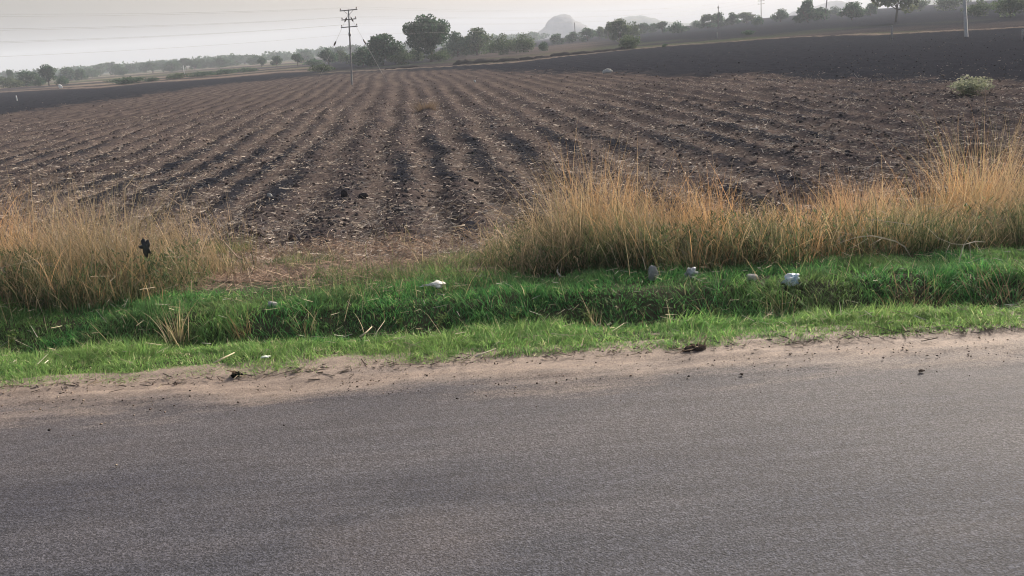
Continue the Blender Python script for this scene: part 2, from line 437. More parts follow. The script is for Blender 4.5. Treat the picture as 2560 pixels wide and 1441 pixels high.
def soil_attrs(X, Y):
    th = np.arctan2(X, Y); r = np.hypot(X, Y)
    wob = 1 + 0.035 * fbm(X, Y, 14, 71, 3) + 0.05 * fbm(X, Y, 2.2, 72, 2) * sstep(90, 40, r)
    b0 = np.interp(th, *B0) * wob; l1 = np.interp(th, *L1) * wob; tk = np.interp(th, *TK) * wob; l3 = np.interp(th, *L3) * wob
    near = sstep(1.12, 0.95, r / b0 + .10 * fbm(X, Y, 1.3, 86, 2))
    left = sstep(-.16, -.2, th); right = 1 - left
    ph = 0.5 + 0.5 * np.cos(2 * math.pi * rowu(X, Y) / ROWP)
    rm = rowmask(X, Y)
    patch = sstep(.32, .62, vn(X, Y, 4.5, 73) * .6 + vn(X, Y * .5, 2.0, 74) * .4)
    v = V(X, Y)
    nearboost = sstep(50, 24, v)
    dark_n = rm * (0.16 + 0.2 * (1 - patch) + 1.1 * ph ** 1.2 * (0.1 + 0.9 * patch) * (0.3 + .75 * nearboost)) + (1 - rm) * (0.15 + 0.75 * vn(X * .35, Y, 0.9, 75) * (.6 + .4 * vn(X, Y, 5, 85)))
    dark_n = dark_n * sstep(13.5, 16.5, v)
    tan_n = rm * 0.24 * (1 - ph) ** 1.5 * (0.4 + vn(X, Y, 5, 76)) + 0.12 * (vn(X, Y, 1.2, 77) - .3)
    tan_n = tan_n + 0.35 * sstep(15.5, 12.5, v) * sstep(9.8, 10.6, v)
    # beyond
    dl = left * (sstep(1.04, .97, r / l1) * 1.0 + (1 - sstep(1.04, .97, r / l1)) * (0.35 + 0.3 * vn(X, Y * .3, 30, 78)))
    tl = left * (0.85 * np.exp(-((r / l1 - 1.03) / .035) ** 2) + sstep(1.1, 1.25, r / l1) * 0.85 * sstep(.42, .58, vn(X * .25, Y, 26, 79)))
    gl = left * sstep(1.1, 1.3, r / l1) * sstep(.42, .6, vn(X * .25, Y, 34, 80)) * 1.0
    onR = sstep(1.03, .98, r / tk)
    dr = right * (onR * 1.0 + (1 - onR) * (0.6 + 0.4 * sstep(1.06, 1.2, r / tk)))
    tr = right * (0.8 * np.exp(-((r / tk - 1.015) / .012) ** 2) + 0.22 * sstep(1.0, 1.03, r / tk) * sstep(1.3, 1.1, r / tk) * vn(X, Y, 9, 81))
    gr = right * 0.45 * sstep(1.0, 1.05, r / tk) * sstep(1.45, 1.15, r / tk) * sstep(.45, .7, vn(X, Y, 16, 82))
    # scrubby rough ground in the middle distance behind the track
    mid = sstep(-.1, .0, th) * sstep(.15, .08, th) * sstep(1.02, 1.1, r / tk) * sstep(2.6, 2.0, r / tk)
    dr = dr * (1 - .55 * mid); tr = tr + .3 * mid * vn(X, Y, 12, 83)
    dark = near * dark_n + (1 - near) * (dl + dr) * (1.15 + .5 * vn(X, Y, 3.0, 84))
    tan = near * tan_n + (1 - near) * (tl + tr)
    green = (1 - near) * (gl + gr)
    return {'dark': np.clip(dark, 0, 1.7), 'tan': np.clip(tan, 0, 1), 'green': np.clip(green, 0, 1)}

s_axis = np.concatenate([-np.linspace(1.9, .64, 60), np.linspace(-.63, .63, 520), np.linspace(.64, 1.9, 60)])
v_near = np.exp(np.linspace(math.log(10.7), math.log(150), 320))
SS, VV = np.meshgrid(s_axis, v_near); XX = SS * VV; YY = VV - SV * XX
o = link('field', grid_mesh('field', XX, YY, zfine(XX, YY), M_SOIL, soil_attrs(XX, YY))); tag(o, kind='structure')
v_far = np.exp(np.linspace(math.log(150), math.log(3400), 130))
SS, VV = np.meshgrid(np.concatenate([-np.linspace(1.9, .64, 40), np.linspace(-.63, .63, 330), np.linspace(.64, 1.9, 40)]), v_far); XX = SS * VV; YY = VV - SV * XX
ZZ = zfine(XX, YY); ZZ[0] -= 0.02
o = link('plain', grid_mesh('plain', XX, YY, ZZ, M_SOIL, soil_attrs(XX, YY))); tag(o, kind='structure')
# the rest of the land, under and around everything
gx = np.linspace(-3400, 3400, 35)
XX, YY = np.meshgrid(gx, gx); z0 = np.full_like(XX, -2.6)
o = link('ground', grid_mesh('ground', XX, YY, z0, M_SOIL, {'dark': z0 * 0 + .5, 'tan': z0 * 0 + .2, 'green': z0 * 0 + .1})); tag(o, kind='structure')

# ------------------------------------------------------------------ hills
def hill(name, prof, dist, depth, mat, seed, label=None):
    """prof: silhouette (px, py) in the picture; given its own distance, height and depth"""
    pts = [ray(px, py) for px, py in prof]
    xs = np.array([p[0] / p[1] * dist for p in pts]); zs = np.array([CAM[2] + p[2] / p[1] * dist for p in pts])
    nx, ny = 90, 40
    gx = np.linspace(xs[0], xs[-1], nx); gy = np.linspace(-1, 1, ny)
    H = np.interp(gx, xs, zs); base = -4
    X, T = np.meshgrid(gx, gy)
    Z = base + (H - base)[None, :] * np.sqrt(np.clip(1 - np.abs(T) ** 2.2, 0, 1))
    Y = dist + T * depth
    rough = fbm(X, Y, 22, seed, 4) * 5 + fbm(X, Y, 7, seed + 3, 3) * 1.8
    Z = Z + rough * sstep(-4, 14, Z) * .55 - (np.abs(T) > .97) * 3
    o = link(name, grid_mesh(name, X, Y, Z, mat)); tag(o, kind='structure'); return o
hill('hill', [(1310, 112), (1338, 92), (1345, 80), (1352, 76), (1360, 68), (1366, 66), (1366, 58), (1372, 50), (1385, 42), (1400, 37), (1412, 36), (1424, 38), (1430, 46), (1438, 53), (1450, 58), (1458, 62), (1462, 62), (1466, 70), (1480, 80), (1520, 100)], 1500, 60, M_ROCK, 5)
hill('hill', [(1460, 95), (1490, 74), (1520, 66), (1538, 54), (1550, 46), (1570, 42), (1590, 44), (1600, 41), (1615, 43), (1632, 47), (1646, 52), (1670, 58), (1700, 60), (1740, 56), (1800, 60), (1840, 75)], 1650, 90, M_HILLV, 6)
hill('hill', [(1960, 50), (1990, 30), (2020, 22), (2050, 16), (2075, 6), (2090, 2), (2105, 6), (2125, 14), (2150, 22), (2180, 26), (2230, 40)], 1500, 80, M_ROCK, 7)
hill('hill', [(2240, 35), (2290, 14), (2340, -2), (2400, -8), (2460, -14), (2560, -20), (2680, -15), (2760, 0)], 1300, 90, M_HILLV, 8)

# ------------------------------------------------------------------ blades
def blades(x, y, z, h, wd, lean, az, curve, col, segs=2, tipcol=None):
    """n grass blades as tapered, curved strips"""
    n = len(x); pts = []; cols = []
    ts = np.linspace(0, 1, segs + 1)
    fa = rng.uniform(0, 2 * math.pi, n); sxv = np.cos(fa); syv = np.sin(fa)
    for i, t in enumerate(ts):
        off = lean * t + curve * t * t
        cx = x + np.cos(az) * off * h; cy = y + np.sin(az) * off * h
        cz = z + h * t * np.clip(1 - .35 * off * off * t, .15, 1)
        wv = wd * (1 - t ** 1.5) * .5
        tt = min(max((t - .2) / .55, 0), 1); cc = col if tipcol is None else col * (1 - tt) + tipcol * tt
        if i < segs:
            pts += [np.stack([cx - sxv * wv, cy - syv * wv, cz], 1), np.stack([cx + sxv * wv, cy + syv * wv, cz], 1)]
            cols += [cc, cc]
        else:
            pts.append(np.stack([cx, cy, cz], 1)); cols.append(cc)
    k = 2 * segs + 1
    Vv = np.stack(pts, 1).reshape(-1, 3); C = np.stack(cols, 1).reshape(-1, 3)
    b = (np.arange(n) * k)[:, None]
    q = np.concatenate([b + np.array([2 * i, 2 * i + 1, 2 * i + 3, 2 * i + 2]) for i in range(segs - 1)], 0) if segs > 1 else None
    t = b + np.array([2 * segs - 2, 2 * segs - 1, 2 * segs])
    return Vv, t, q, C

def palette(n, cols, wts, jit=.18):
    cols = np.array(cols); i = rng.choice(len(cols), n, p=np.array(wts) / sum(wts))
    return cols[i] * (1 + rng.normal(0, jit, (n, 1))).clip(.5, 1.6)

def vedge(x): return 6.80 + 0.04 * x + 0.16 * fbm(x, x * 0 + 3.3, 1.6, 91, 3)

def scatter(n, x0, x1, v0, v1):
    x = rng.uniform(x0, x1, n); v = rng.uniform(v0, v1, n); return x, v

# short bright grass on the verge
def verge_grass():
    x, v = scatter(175000, -9, 9, 6.6, 7.75)
    e = vedge(x); keep = (v > e + rng.exponential(.05, len(x)) - .04) & (rng.random(len(x)) < (0.45 + .55 * (np.abs(x) < 5.6)))
    keep &= rng.random(len(x)) < 0.45 + 0.75 * vn(x, v, .28, 92)
    x, v = x[keep], v[keep]; y = v - SV * x; n = len(x); z = zfine(x, y) - .02
    tall = vn(x, y, .35, 93)
    h = (0.035 + 0.055 * rng.random(n)) * (.35 + 1.2 * tall) * (1 + .9 * sstep(7.25, 7.5, v))
    col = palette(n, [(.13, .275, .09), (.21, .365, .12), (.30, .42, .165), (.54, .51, .33)], [4, 4, 2.6, .8], .3)
    yel = vn(x, y, .9, 94)[:, None]; col = col * (1 - .35 * yel) + np.array((.28, .34, .12)) * .35 * yel
    Vv, t, q, C = blades(x, y, z, h, rng.uniform(.004, .009, n), rng.uniform(0, .9, n), 12 * vn(x, y, .22, 98) + rng.normal(0, .9, n), rng.uniform(0, 1.1, n), col)
    o = link('verge_grass', npmesh('verge_grass', Vv, t, q, M_GRASS, False, C)); tag(o, 'short bright green grass on the flat verge beside the sandy road edge', 'grass', kind='stuff')
verge_grass()

def ditch_grass():
    x, v = scatter(205000, -9.5, 9.5, 7.45, 10.6)
    y = v - SV * x
    dens = .34 + .95 * sstep(.15, .75, vn(x, y, .4, 95))
    gap = sstep(9.3, 9.9, v) * sstep(-4.3, -3.4, x) * sstep(-.9, -1.8, x)     # straw lies bare here
    right_open = sstep(10.0, 10.6, v)
    right_open = np.maximum(right_open, sstep(9.5, 9.8, v) * .8)
    keep = rng.random(len(x)) < dens * (1 - .93 * gap) * (1 - .8 * right_open) * (.5 + .5 * (np.abs(x) < 6.2))
    x, v, y, gap = x[keep], v[keep], y[keep], gap[keep]; n = len(x); z = zfine(x, y) - .02
    cl = vn(x, y, .4, 96)
    h = (.04 + .085 * rng.random(n)) * (.35 + 1.3 * cl ** 1.3) * (.7 + .7 * vn(x, y, 1.1, 99))
    h *= 1 + .5 * sstep(9.6, 10.4, v) * (1 - gap)
    col = palette(n, [(.068, .195, .068), (.11, .265, .085), (.19, .35, .115), (.45, .42, .25)], [4, 4, 2, .45], .3)  # green blades, coloured darker for the shade on the backlit bank
    yl = sstep(.5, .8, vn(x, y, .7, 97))[:, None]; col = col * (1 - .4 * yl) + np.array((.22, .28, .10)) * .4 * yl
    ol = sstep(.55, .75, vn(x, y, .55, 89))[:, None]; col = col * (1 - .35 * ol) + np.array((.12, .135, .07)) * .35 * ol
    Vv, t, q, C = blades(x, y, z, h, rng.uniform(.005, .011, n), rng.uniform(0, .9, n), 12 * vn(x, y, .3, 100) + rng.normal(0, .9, n), rng.uniform(0, 1.2, n), col)
    o = link('ditch_grass', npmesh('ditch_grass', Vv, t, q, M_GRASS, False, C)); tag(o, 'thick green grass, coloured darker for shade, filling the roadside ditch and its far bank', 'grass', kind='stuff')
ditch_grass()

# tall dry grass: two stands with a gap between them
def stand_density(x, v):
    L = sstep(-3.2, -4.0, x + .25 * fbm(x, v, .8, 101, 2)) * sstep(9.05, 9.45, v + .25 * fbm(x, v, .7, 102, 2)) * sstep(12.6, 11.8, v)
    e = 9.45 + .05 * np.abs(x - 2) + .2 * fbm(x, v, .8, 103, 2)
    Rr = sstep(-.35, .25, x + .3 * fbm(x, v, .8, 104, 2)) * sstep(e, e + .35, v) * sstep(13.2, 12.2, v)
    return L, Rr

def dry_stand(name, side, label, n0, x0, x1):
    x, v = scatter(n0, x0, x1, 9.2, 13.2); y = v - SV * x
    L, Rr = stand_density(x, v); d = L if side < 0 else Rr
    clump = .12 + .95 * sstep(.18, .75, vn(x, y, .33, 105))
    if side > 0:
        clump = clump * (1 - .55 * sstep(3.9, 4.3, x) * sstep(5.1, 4.7, x))
    keep = rng.random(n0) < d * clump * (.45 + .55 * sstep(9.8, 10.6, v)) * (.8 if side > 0 else .9)
    x, v, y = x[keep], v[keep], y[keep]; n = len(x); z = zbase(x, y) - .02
    # grow in tussocks: pull the feet together
    hump = .42 + .85 * vn(x, y, 1.0, 106) + .25 * (vn(x, y, .4, 107) - .5)
    if side > 0:
        hump = hump * (1.12 - .33 * sstep(2.0, 3.1, x) * sstep(5.6, 4.9, x)) * (.82 + .2 * sstep(.0, .9, x))
    else:
        hump = hump * (.74 + .42 * sstep(-3.8, -5.0, x))
    h = (.26 + .86 * rng.random(n) ** 2.0) * hump * (1.28 if side > 0 else 1.65)
    tallst = rng.random(n) < .07
    h = np.where(tallst, h * rng.uniform(1.25, 1.75, n), h)
    h = np.minimum(h * (.5 + .5 * sstep(9.4, 10.5, v)), rng.uniform(1.0, 1.75, n))
    warm = sstep(.45, .75, vn(x, y, 1.3, 108) + (.12 if side > 0 else 0) * sstep(2.6, 1.6, np.abs(x - 1.0)))[:, None]
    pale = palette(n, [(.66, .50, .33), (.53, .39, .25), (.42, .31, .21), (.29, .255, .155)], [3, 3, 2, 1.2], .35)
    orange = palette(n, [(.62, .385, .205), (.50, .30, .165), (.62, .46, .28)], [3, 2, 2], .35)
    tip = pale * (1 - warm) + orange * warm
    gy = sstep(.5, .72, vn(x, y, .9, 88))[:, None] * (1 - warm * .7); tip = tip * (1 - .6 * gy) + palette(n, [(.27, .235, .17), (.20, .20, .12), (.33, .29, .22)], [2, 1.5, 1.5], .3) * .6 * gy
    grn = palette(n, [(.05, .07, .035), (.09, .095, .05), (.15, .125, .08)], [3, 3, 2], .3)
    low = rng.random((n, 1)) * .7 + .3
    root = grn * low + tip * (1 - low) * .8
    lean = np.abs(rng.normal(.16, .18, n)); az = 12 * vn(x, y, .5, 87) + rng.normal(0, 1.3, n); bend = np.abs(rng.normal(.18, .22, n))
    fallen = rng.random(n) < .15
    lean = np.where(fallen, rng.uniform(.7, 1.6, n), lean)
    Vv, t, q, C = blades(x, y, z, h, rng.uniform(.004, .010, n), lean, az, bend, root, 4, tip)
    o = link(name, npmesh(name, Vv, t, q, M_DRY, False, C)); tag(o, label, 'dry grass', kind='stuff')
dry_stand('dry_grass', -1, 'tall tan dry grass standing at the left beyond the ditch', 46000, -10.5, -2.8)
dry_stand('dry_grass', 1, 'tall orange dry grass stand right of the bare straw gap', 62000, -.8, 9.5)

# green undergrowth at the foot of the dry stands (broad leaves)
def undergrowth():
    n0 = 90000; x, v = scatter(n0, -8, 8, 9.3, 11.6); y = v - SV * x
    L, Rr = stand_density(x, v); foot = sstep(11.4, 10.2, v)
    keep = rng.random(n0) < np.maximum(L, Rr) * (.2 + .8 * foot) * (.25 + .75 * sstep(.3, .65, vn(x, y, .6, 111)))
    x, v, y = x[keep], v[keep], y[keep]; n = len(x)
    z = zbase(x, y) + rng.random(n) ** 1.3 * .5 * (.3 + .9 * vn(x, y, .6, 112))
    col = palette(n, [(.055, .09, .042), (.085, .115, .055), (.14, .15, .08), (.22, .18, .12)], [4, 3, 2, 1.5], .3)
    Vv, t, q, C = blades(x, y, z, rng.uniform(.03, .10, n), rng.uniform(.006, .017, n), rng.uniform(.2, 1.2, n), rng.uniform(0, 6.28, n), rng.uniform(0, .8, n), col)
    o = link('undergrowth', npmesh('undergrowth', Vv, t, q, M_GRASS, False, C)); tag(o, 'leafy green undergrowth at the feet of the dry grass', 'undergrowth', kind='stuff')
undergrowth()

def olive_stand():
    n0 = 105000; x, v = scatter(n0, -8, 8, 9.0, 13.5); y = v - SV * x
    L, Rr = stand_density(x, v); foot = sstep(11.6, 9.9, v)
    slope = .62 * sstep(-2.5, -1.4, x + .4 * fbm(x, y, .7, 115, 2)) * sstep(.5, .0, x) * sstep(13.2, 11.6, v) * .8     # weeds climbing to the field beside the right stand
    patch = sstep(1.0, .4, np.hypot((x + 3.9) / 1.1, (v - 13.2) / .9)) * .6 + sstep(1.0, .5, np.hypot((x + 3.0) / 1.0, (v - 12.6) / .8)) * .35
    keep = rng.random(n0) < np.maximum(np.maximum(L * .75, Rr * .85) * (.1 + .9 * sstep(11.2, 10.0, v)), np.maximum(slope, patch)) * (.05 + 1.0 * sstep(.2, .7, vn(x, y, .45, 116)))
    x, v, y = x[keep], v[keep], y[keep]; n = len(x); z = zbase(x, y) - .02
    st = np.maximum(*stand_density(x, v))
    h = (.14 + .34 * rng.random(n)) * (.55 + .9 * vn(x, y, .7, 117)) * (.45 + .95 * st)
    col = palette(n, [(.065, .095, .045), (.11, .125, .065), (.19, .175, .10), (.30, .25, .16)], [2.5, 3, 2.5, 2.2], .3)
    sl = (1 - st)[:, None]; col = col * (1 - .4 * sl) + np.array((.11, .18, .07)) * .4 * sl
    Vv, t, q, C = blades(x, y, z, h, rng.uniform(.005, .012, n), np.abs(rng.normal(.25, .25, n)), 12 * vn(x, y, .4, 118) + rng.normal(0, .9, n), np.abs(rng.normal(.3, .3, n)), col, 3)
    o = link('olive_grass', npmesh('olive_grass', Vv, t, q, M_GRASS, False, C)); tag(o, 'olive green grass and weeds along the foot of the dry stands', 'grass', kind='stuff')
olive_stand()

# ------------------------------------------------------------------ clods and straw
def lumps(name, x, y, s, base, cols, label, cat, zoff=.02, flat=.8, zf=zfine, mat=None):
    bv, bf = base; n = len(x); k = len(bv)
    ax = rng.normal(size=(n, 3)); ax /= np.linalg.norm(ax, axis=1)[:, None]; an = rng.uniform(0, 6.28, n)
    K = np.zeros((n, 3, 3)); K[:, 0, 1] = -ax[:, 2]; K[:, 0, 2] = ax[:, 1]; K[:, 1, 0] = ax[:, 2]; K[:, 1, 2] = -ax[:, 0]; K[:, 2, 0] = -ax[:, 1]; K[:, 2, 1] = ax[:, 0]
    Rm = np.eye(3) + np.sin(an)[:, None, None] * K + (1 - np.cos(an))[:, None, None] * (K @ K)
    P = bv[None] * rng.uniform(.62, 1.3, (n, k, 1)) * rng.uniform(.6, 1.25, (n, 1, 3))
    P = np.einsum('nij,nkj->nki', Rm, P) * s[:, None, None]; P[:, :, 2] *= flat
    P[:, :, 0] += x[:, None]; P[:, :, 1] += y[:, None]; P[:, :, 2] += (zf(x, y) + s * zoff)[:, None]
    f = (bf[None] + (np.arange(n) * k)[:, None, None]).reshape(-1, 3)
    C = np.repeat(cols, k, 0)
    o = link(name, npmesh(name, P.reshape(-1, 3), f, None, mat or M_CLOD, False, C)); tag(o, label, cat, kind='stuff'); return o

def field_clods():
    n0 = 50000; v = np.exp(rng.uniform(math.log(14.5), math.log(40), n0)); s = rng.uniform(-.66, .66, n0); x = s * v; y = v - SV * x
    ph = .5 + .5 * np.cos(2 * math.pi * rowu(x, y) / ROWP); rm = rowmask(x, y)
    keep = rng.random(n0) < (rm * (.22 + .36 * ph) + (1 - rm) * .42) * (.4 + .9 * vn(x, y, 1.6, 121)) * .95
    x, y, ph = x[keep], y[keep], ph[keep]; n = len(x)
    dk = sstep(.3, .6, vn(x, y, 2.5, 122) * .5 + ph * .4)[:, None]
    col = palette(n, [(.058, .052, .054), (.09, .077, .074), (.042, .039, .042)], [2, 2, 2]) * dk + palette(n, [(.10, .074, .065), (.16, .12, .104), (.066, .05, .046)], [2, 1, 2]) * (1 - dk)
    A = soil_attrs(x, y)['dark'][:, None]; k = sstep(.95, 1.3, A); col = col * (1 - k) + palette(n, [(.028, .028, .034), (.05, .048, .052), (.13, .118, .11)], [3, 3, 1.3], .25) * k
    lumps('field_clods', x, y, rng.lognormal(math.log(.026), .5, n).clip(.010, .08), ICO, col, 'dark soil clods thrown up over the near ploughed rows', 'clods')
    n0 = 20000; v = np.exp(rng.uniform(math.log(36), math.log(110), n0)); s = rng.uniform(-.62, .62, n0); x = s * v; y = v - SV * x
    ph = .5 + .5 * np.cos(2 * math.pi * rowu(x, y) / ROWP); rm = rowmask(x, y)
    keep = rng.random(n0) < (rm * (.2 + .5 * ph) + (1 - rm) * .5)
    x, y = x[keep], y[keep]; n = len(x)
    col = palette(n, [(.07, .055, .052), (.10, .076, .068), (.055, .047, .047), (.22, .175, .145)], [2, 3, 1, 2])
    A = soil_attrs(x, y)['dark'][:, None]; k = sstep(.95, 1.3, A); col = col * (1 - k) + palette(n, [(.028, .028, .034), (.05, .048, .052), (.13, .118, .11)], [3, 3, 1.3], .25) * k
    lumps('field_clods', x, y, rng.lognormal(math.log(.036), .45, n).clip(.016, .11), OCT, col, 'brown and dark clods over the farther part of the field', 'clods')
field_clods()

def sticks_mesh(x, y, L, wd, zf, col, up=.25, zoff=.012):
    n = len(x); az = rng.uniform(0, 6.28, n); pitch = rng.normal(0, up, n)
    z = zf(x, y) + zoff + np.abs(np.sin(pitch)) * L * .5
    dx = np.cos(az) * np.cos(pitch); dy = np.sin(az) * np.cos(pitch); dz = np.sin(pitch)
    d = np.stack([dx, dy, dz], 1); c = np.stack([x, y, z], 1)
    side = np.stack([-dy, dx, dx * 0], 1) * (wd * .5)[:, None]; upv = np.zeros_like(c); upv[:, 2] = wd * .6
    a = c - d * L[:, None] / 2; b = c + d * L[:, None] / 2 + np.stack([-dy, dx, dx * 0], 1) * (L * rng.normal(0, .1, n))[:, None]
    P = np.stack([a - side, a + side, a + upv, b - side * .6, b + side * .6, b + upv * .6], 1).reshape(-1, 3)
    q0 = np.array([(0, 2, 5, 3), (2, 1, 4, 5)]); q = (q0[None] + (np.arange(n) * 6)[:, None, None]).reshape(-1, 4)
    return P, q, np.repeat(col, 6, 0)

def straw():
    n0 = 180000; v = 13 * np.exp(rng.random(n0) ** 1.3 * math.log(60 / 13)); s = rng.uniform(-.64, .64, n0); x = s * v; y = v - SV * x
    ph = .5 + .5 * np.cos(2 * math.pi * rowu(x, y) / ROWP); rm = rowmask(x, y)
    keep = rng.random(n0) < (rm * (.68 - .34 * ph) + (1 - rm) * .45) * (.3 + .8 * vn(x, y, 1.8, 131)) * (1 - .88 * sstep(.95, 1.3, soil_attrs(x, y)['dark']))
    x, y = x[keep], y[keep]; n = len(x); far = np.hypot(x, y) / 20
    col = palette(n, [(.38, .31, .24), (.28, .22, .17), (.58, .50, .42), (.17, .13, .10)], [3, 3, 2, 2])
    P, q, C = sticks_mesh(x, y, rng.lognormal(math.log(.085), .5, n).clip(.03, .4), rng.uniform(.006, .016, n) * far.clip(1, 1.7), zfine, col)
    o = link('field_straw', npmesh('field_straw', P, None, q, M_STRAW, False, C)); tag(o, 'pale crop stalks and straw crumbs strewn between the ploughed rows', 'straw', kind='stuff')
    n0 = 15000; x, v = scatter(n0, -6.5, 1.5, 9.6, 15.5); y = v - SV * x
    g = sstep(-4.6, -3.6, x) * sstep(.2, -1.6, x) * (.4 + .8 * vn(x, y, .6, 132)) + .25 * sstep(12.5, 13.5, v)
    keep = rng.random(n0) < g; x, y = x[keep], y[keep]; n = len(x)
    col = palette(n, [(.34, .225, .15), (.26, .165, .11), (.42, .32, .22), (.16, .105, .075)], [3, 3, 1.2, 2])
    P, q, C = sticks_mesh(x, y, rng.lognormal(math.log(.16), .45, n).clip(.05, .5), rng.uniform(.004, .009, n), zfine, col, .35, .015)
    o = link('straw_litter', npmesh('straw_litter', P, None, q, M_STRAW, False, C)); tag(o, 'matted brown straw lying on the slope between the grass stands', 'straw', kind='stuff')
straw()

def grit():
    n = 1300; x = rng.uniform(-6, 6, n); v = 6.28 + rng.exponential(.16, n) * rng.choice([-1, 1], n) + .3 * rng.random(n); y = v - .045 * x
    keep = (v > 5.2) & (v < 7.0); x, y = x[keep], y[keep]; n = len(x)
    zf = lambda a, b: np.full_like(a, .014)
    col = palette(n, [(.08, .06, .05), (.20, .15, .115), (.32, .26, .2), (.045, .038, .035)], [3, 3, 2, 1.5])
    lumps('shoulder_grit', x, y, rng.lognormal(math.log(.005), .45, n).clip(.0025, .012), OCT, col, 'loose grit and dark crumbs on the sandy road shoulder', 'grit', .1, .7, zf)
    n = 900; x = rng.uniform(-6, 6, n); y = vedge(x) + rng.normal(-.03, .07, n) - SV * x
    col = palette(n, [(.07, .05, .038), (.11, .08, .06), (.2, .15, .10), (.30, .24, .17)], [3, 3, 2, 1])
    P, q, C = sticks_mesh(x, y, rng.lognormal(math.log(.05), .5, n).clip(.02, .22), rng.uniform(.004, .011, n), lambda a, b: np.full_like(a, .014), col, .15, .004)
    o = link('edge_litter', npmesh('edge_litter', P, None, q, M_STRAW, False, C)); tag(o, 'dark dead leaf and stalk bits where the grass meets the sand', 'litter', kind='stuff')
grit()

# ------------------------------------------------------------------ trees
def leaf_cloud(n, lobes, size, cols, seed, droop=0):
    r = np.random.default_rng(seed)
    wts = np.array([l[3] * l[4] * l[5] for l in lobes]) ** .75; wts /= wts.sum()
    li = r.choice(len(lobes), n, p=wts); Lb = np.array(lobes)[li]
    d = r.normal(size=(n, 3)); d /= np.linalg.norm(d, axis=1)[:, None]
    rad = r.random(n) ** .42
    c = Lb[:, :3] + d * rad[:, None] * Lb[:, 3:6]
    a = r.normal(size=(n, 3)); a /= np.linalg.norm(a, axis=1)[:, None]
    if droop: a[:, 2] -= droop; a /= np.linalg.norm(a, axis=1)[:, None]
    b = np.cross(a, r.normal(size=(n, 3))); b /= np.linalg.norm(b, axis=1)[:, None]
    s = size * r.uniform(.5, 1.35, n)
    P = np.stack([c - a * s[:, None] * .6, c + b * s[:, None] * .42, c + a * s[:, None] * .6, c - b * s[:, None] * .42 + np.cross(a, b) * s[:, None] * .2], 1).reshape(-1, 3)
    q = np.arange(n * 4).reshape(-1, 4)
    cols = np.array(cols); tone = cols[r.choice(len(cols), n)] * r.uniform(.75, 1.25, (n, 1))
    lt = r.uniform(.8, 1.2, len(lobes))[li][:, None]
    return P, q, np.repeat(tone * lt, 4, 0)

GREENS = [(.050, .098, .056), (.065, .115, .065), (.042, .084, .050), (.08, .125, .075)]
GREENS2 = [(.070, .105, .053), (.085, .12, .06), (.058, .09, .047), (.105, .135, .075)]
GREENS3 = [(.25, .27, .18), (.31, .33, .23), (.19, .22, .14), (.38, .38, .29)]  # pale green shrub leaves, paled further to look hazy
def tree_meshes(h, w_, seed, nleaf, style='round', leaf=.3, cols=GREENS):
    """a tree of height h and crown width w_, trunk and crown as two meshes with the foot at the origin"""
    r = np.random.default_rng(seed); tb = MB()
    clear = {'round': .03, 'bush': .01, 'open': .05, 'lolly': .17, 'weep': .3}[style] * h
    tr = .035 * h if style != 'bush' else .018 * h
    fork = np.array([r.normal(0, .03) * h, r.normal(0, .03) * h, clear + .14 * h])
    tb.tube([(0, 0, -.15), (fork[0] * .3, fork[1] * .3, clear * .5), fork * (1, 1, .8), fork], [tr * 1.25, tr, tr * .85, tr * .75], 7)
    lobes = []; nl = {'round': 11, 'bush': 8, 'open': 15, 'lolly': 7, 'weep': 10}[style]
    for i in range(nl):
        a = i * 2.4 + r.uniform(-.5, .5); rr = math.sqrt((i + .5) / nl) * .5 * w_ * r.uniform(.62, .8)
        zt = clear + (h - clear) * (.12 + .62 * r.random()) if i > 1 else clear + (h - clear) * .72
        zt = min(zt, clear + (h - clear) * (.86 - .45 * (rr / (.5 * w_)) ** 2))
        if style == 'bush': zt = h * r.uniform(.25, .62)
        c = np.array([math.cos(a) * rr, math.sin(a) * rr, zt])
        k = {'round': .27, 'bush': .27, 'open': .19, 'lolly': .29, 'weep': .2}[style]
        sz = np.array([w_ * k * r.uniform(.75, 1.2), w_ * k * r.uniform(.75, 1.2), (h - clear) * k * r.uniform(.7, 1.05)])
        sz[2] = min(sz[2], h - zt) if i > 1 else max(h - zt, .1)
        lobes.append((*c, *sz))
        m = (fork + c) / 2 + r.normal(0, .03, 3) * h
        tb.tube([fork * (1, 1, .95), m, c], [tr * .5, tr * .3, tr * .1], 5)
    if style == 'weep':
        for i in range(8):
            a = r.uniform(0, 6.28); lobes.append((math.cos(a) * w_ * .38, math.sin(a) * w_ * .38, clear + (h - clear) * .25, w_ * .1, w_ * .1, (h - clear) * .3))
    # stray sprays give the ragged outline
    for i in range(10):
        L = lobes[r.integers(len(lobes))]; d = r.normal(size=3); d /= np.linalg.norm(d); d[2] = abs(d[2]) * .8
        p = np.array(L[:3]) + d * np.array(L[3:]) * 1.05
        if p[2] > h * 1.02: p[2] = h
        lobes.append((*p, w_ * .06, w_ * .06, h * .05))
    P, q, C = leaf_cloud(nleaf, lobes, leaf, cols, seed + 1, .5 if style == 'weep' else 0)
    P[:, 2] = np.maximum(P[:, 2], .05)
    return tb.mesh('trunk', M_BARK, True), npmesh('crown', P, None, q, M_LEAF, False, C)

TREE_LIB = {}
def lib(style, k, cols=GREENS, nleaf=900):
    nleaf = {900: 1700, 1800: 2600, 3000: 3800}[nleaf]
    key = (style, k, nleaf, cols[0])
    if key not in TREE_LIB: TREE_LIB[key] = tree_meshes(10.0, 11.0 if style != 'bush' else 15.0, 300 + 13 * k + len(style), nleaf, style, .85 if nleaf < 2000 else .66, cols)
    return TREE_LIB[key]

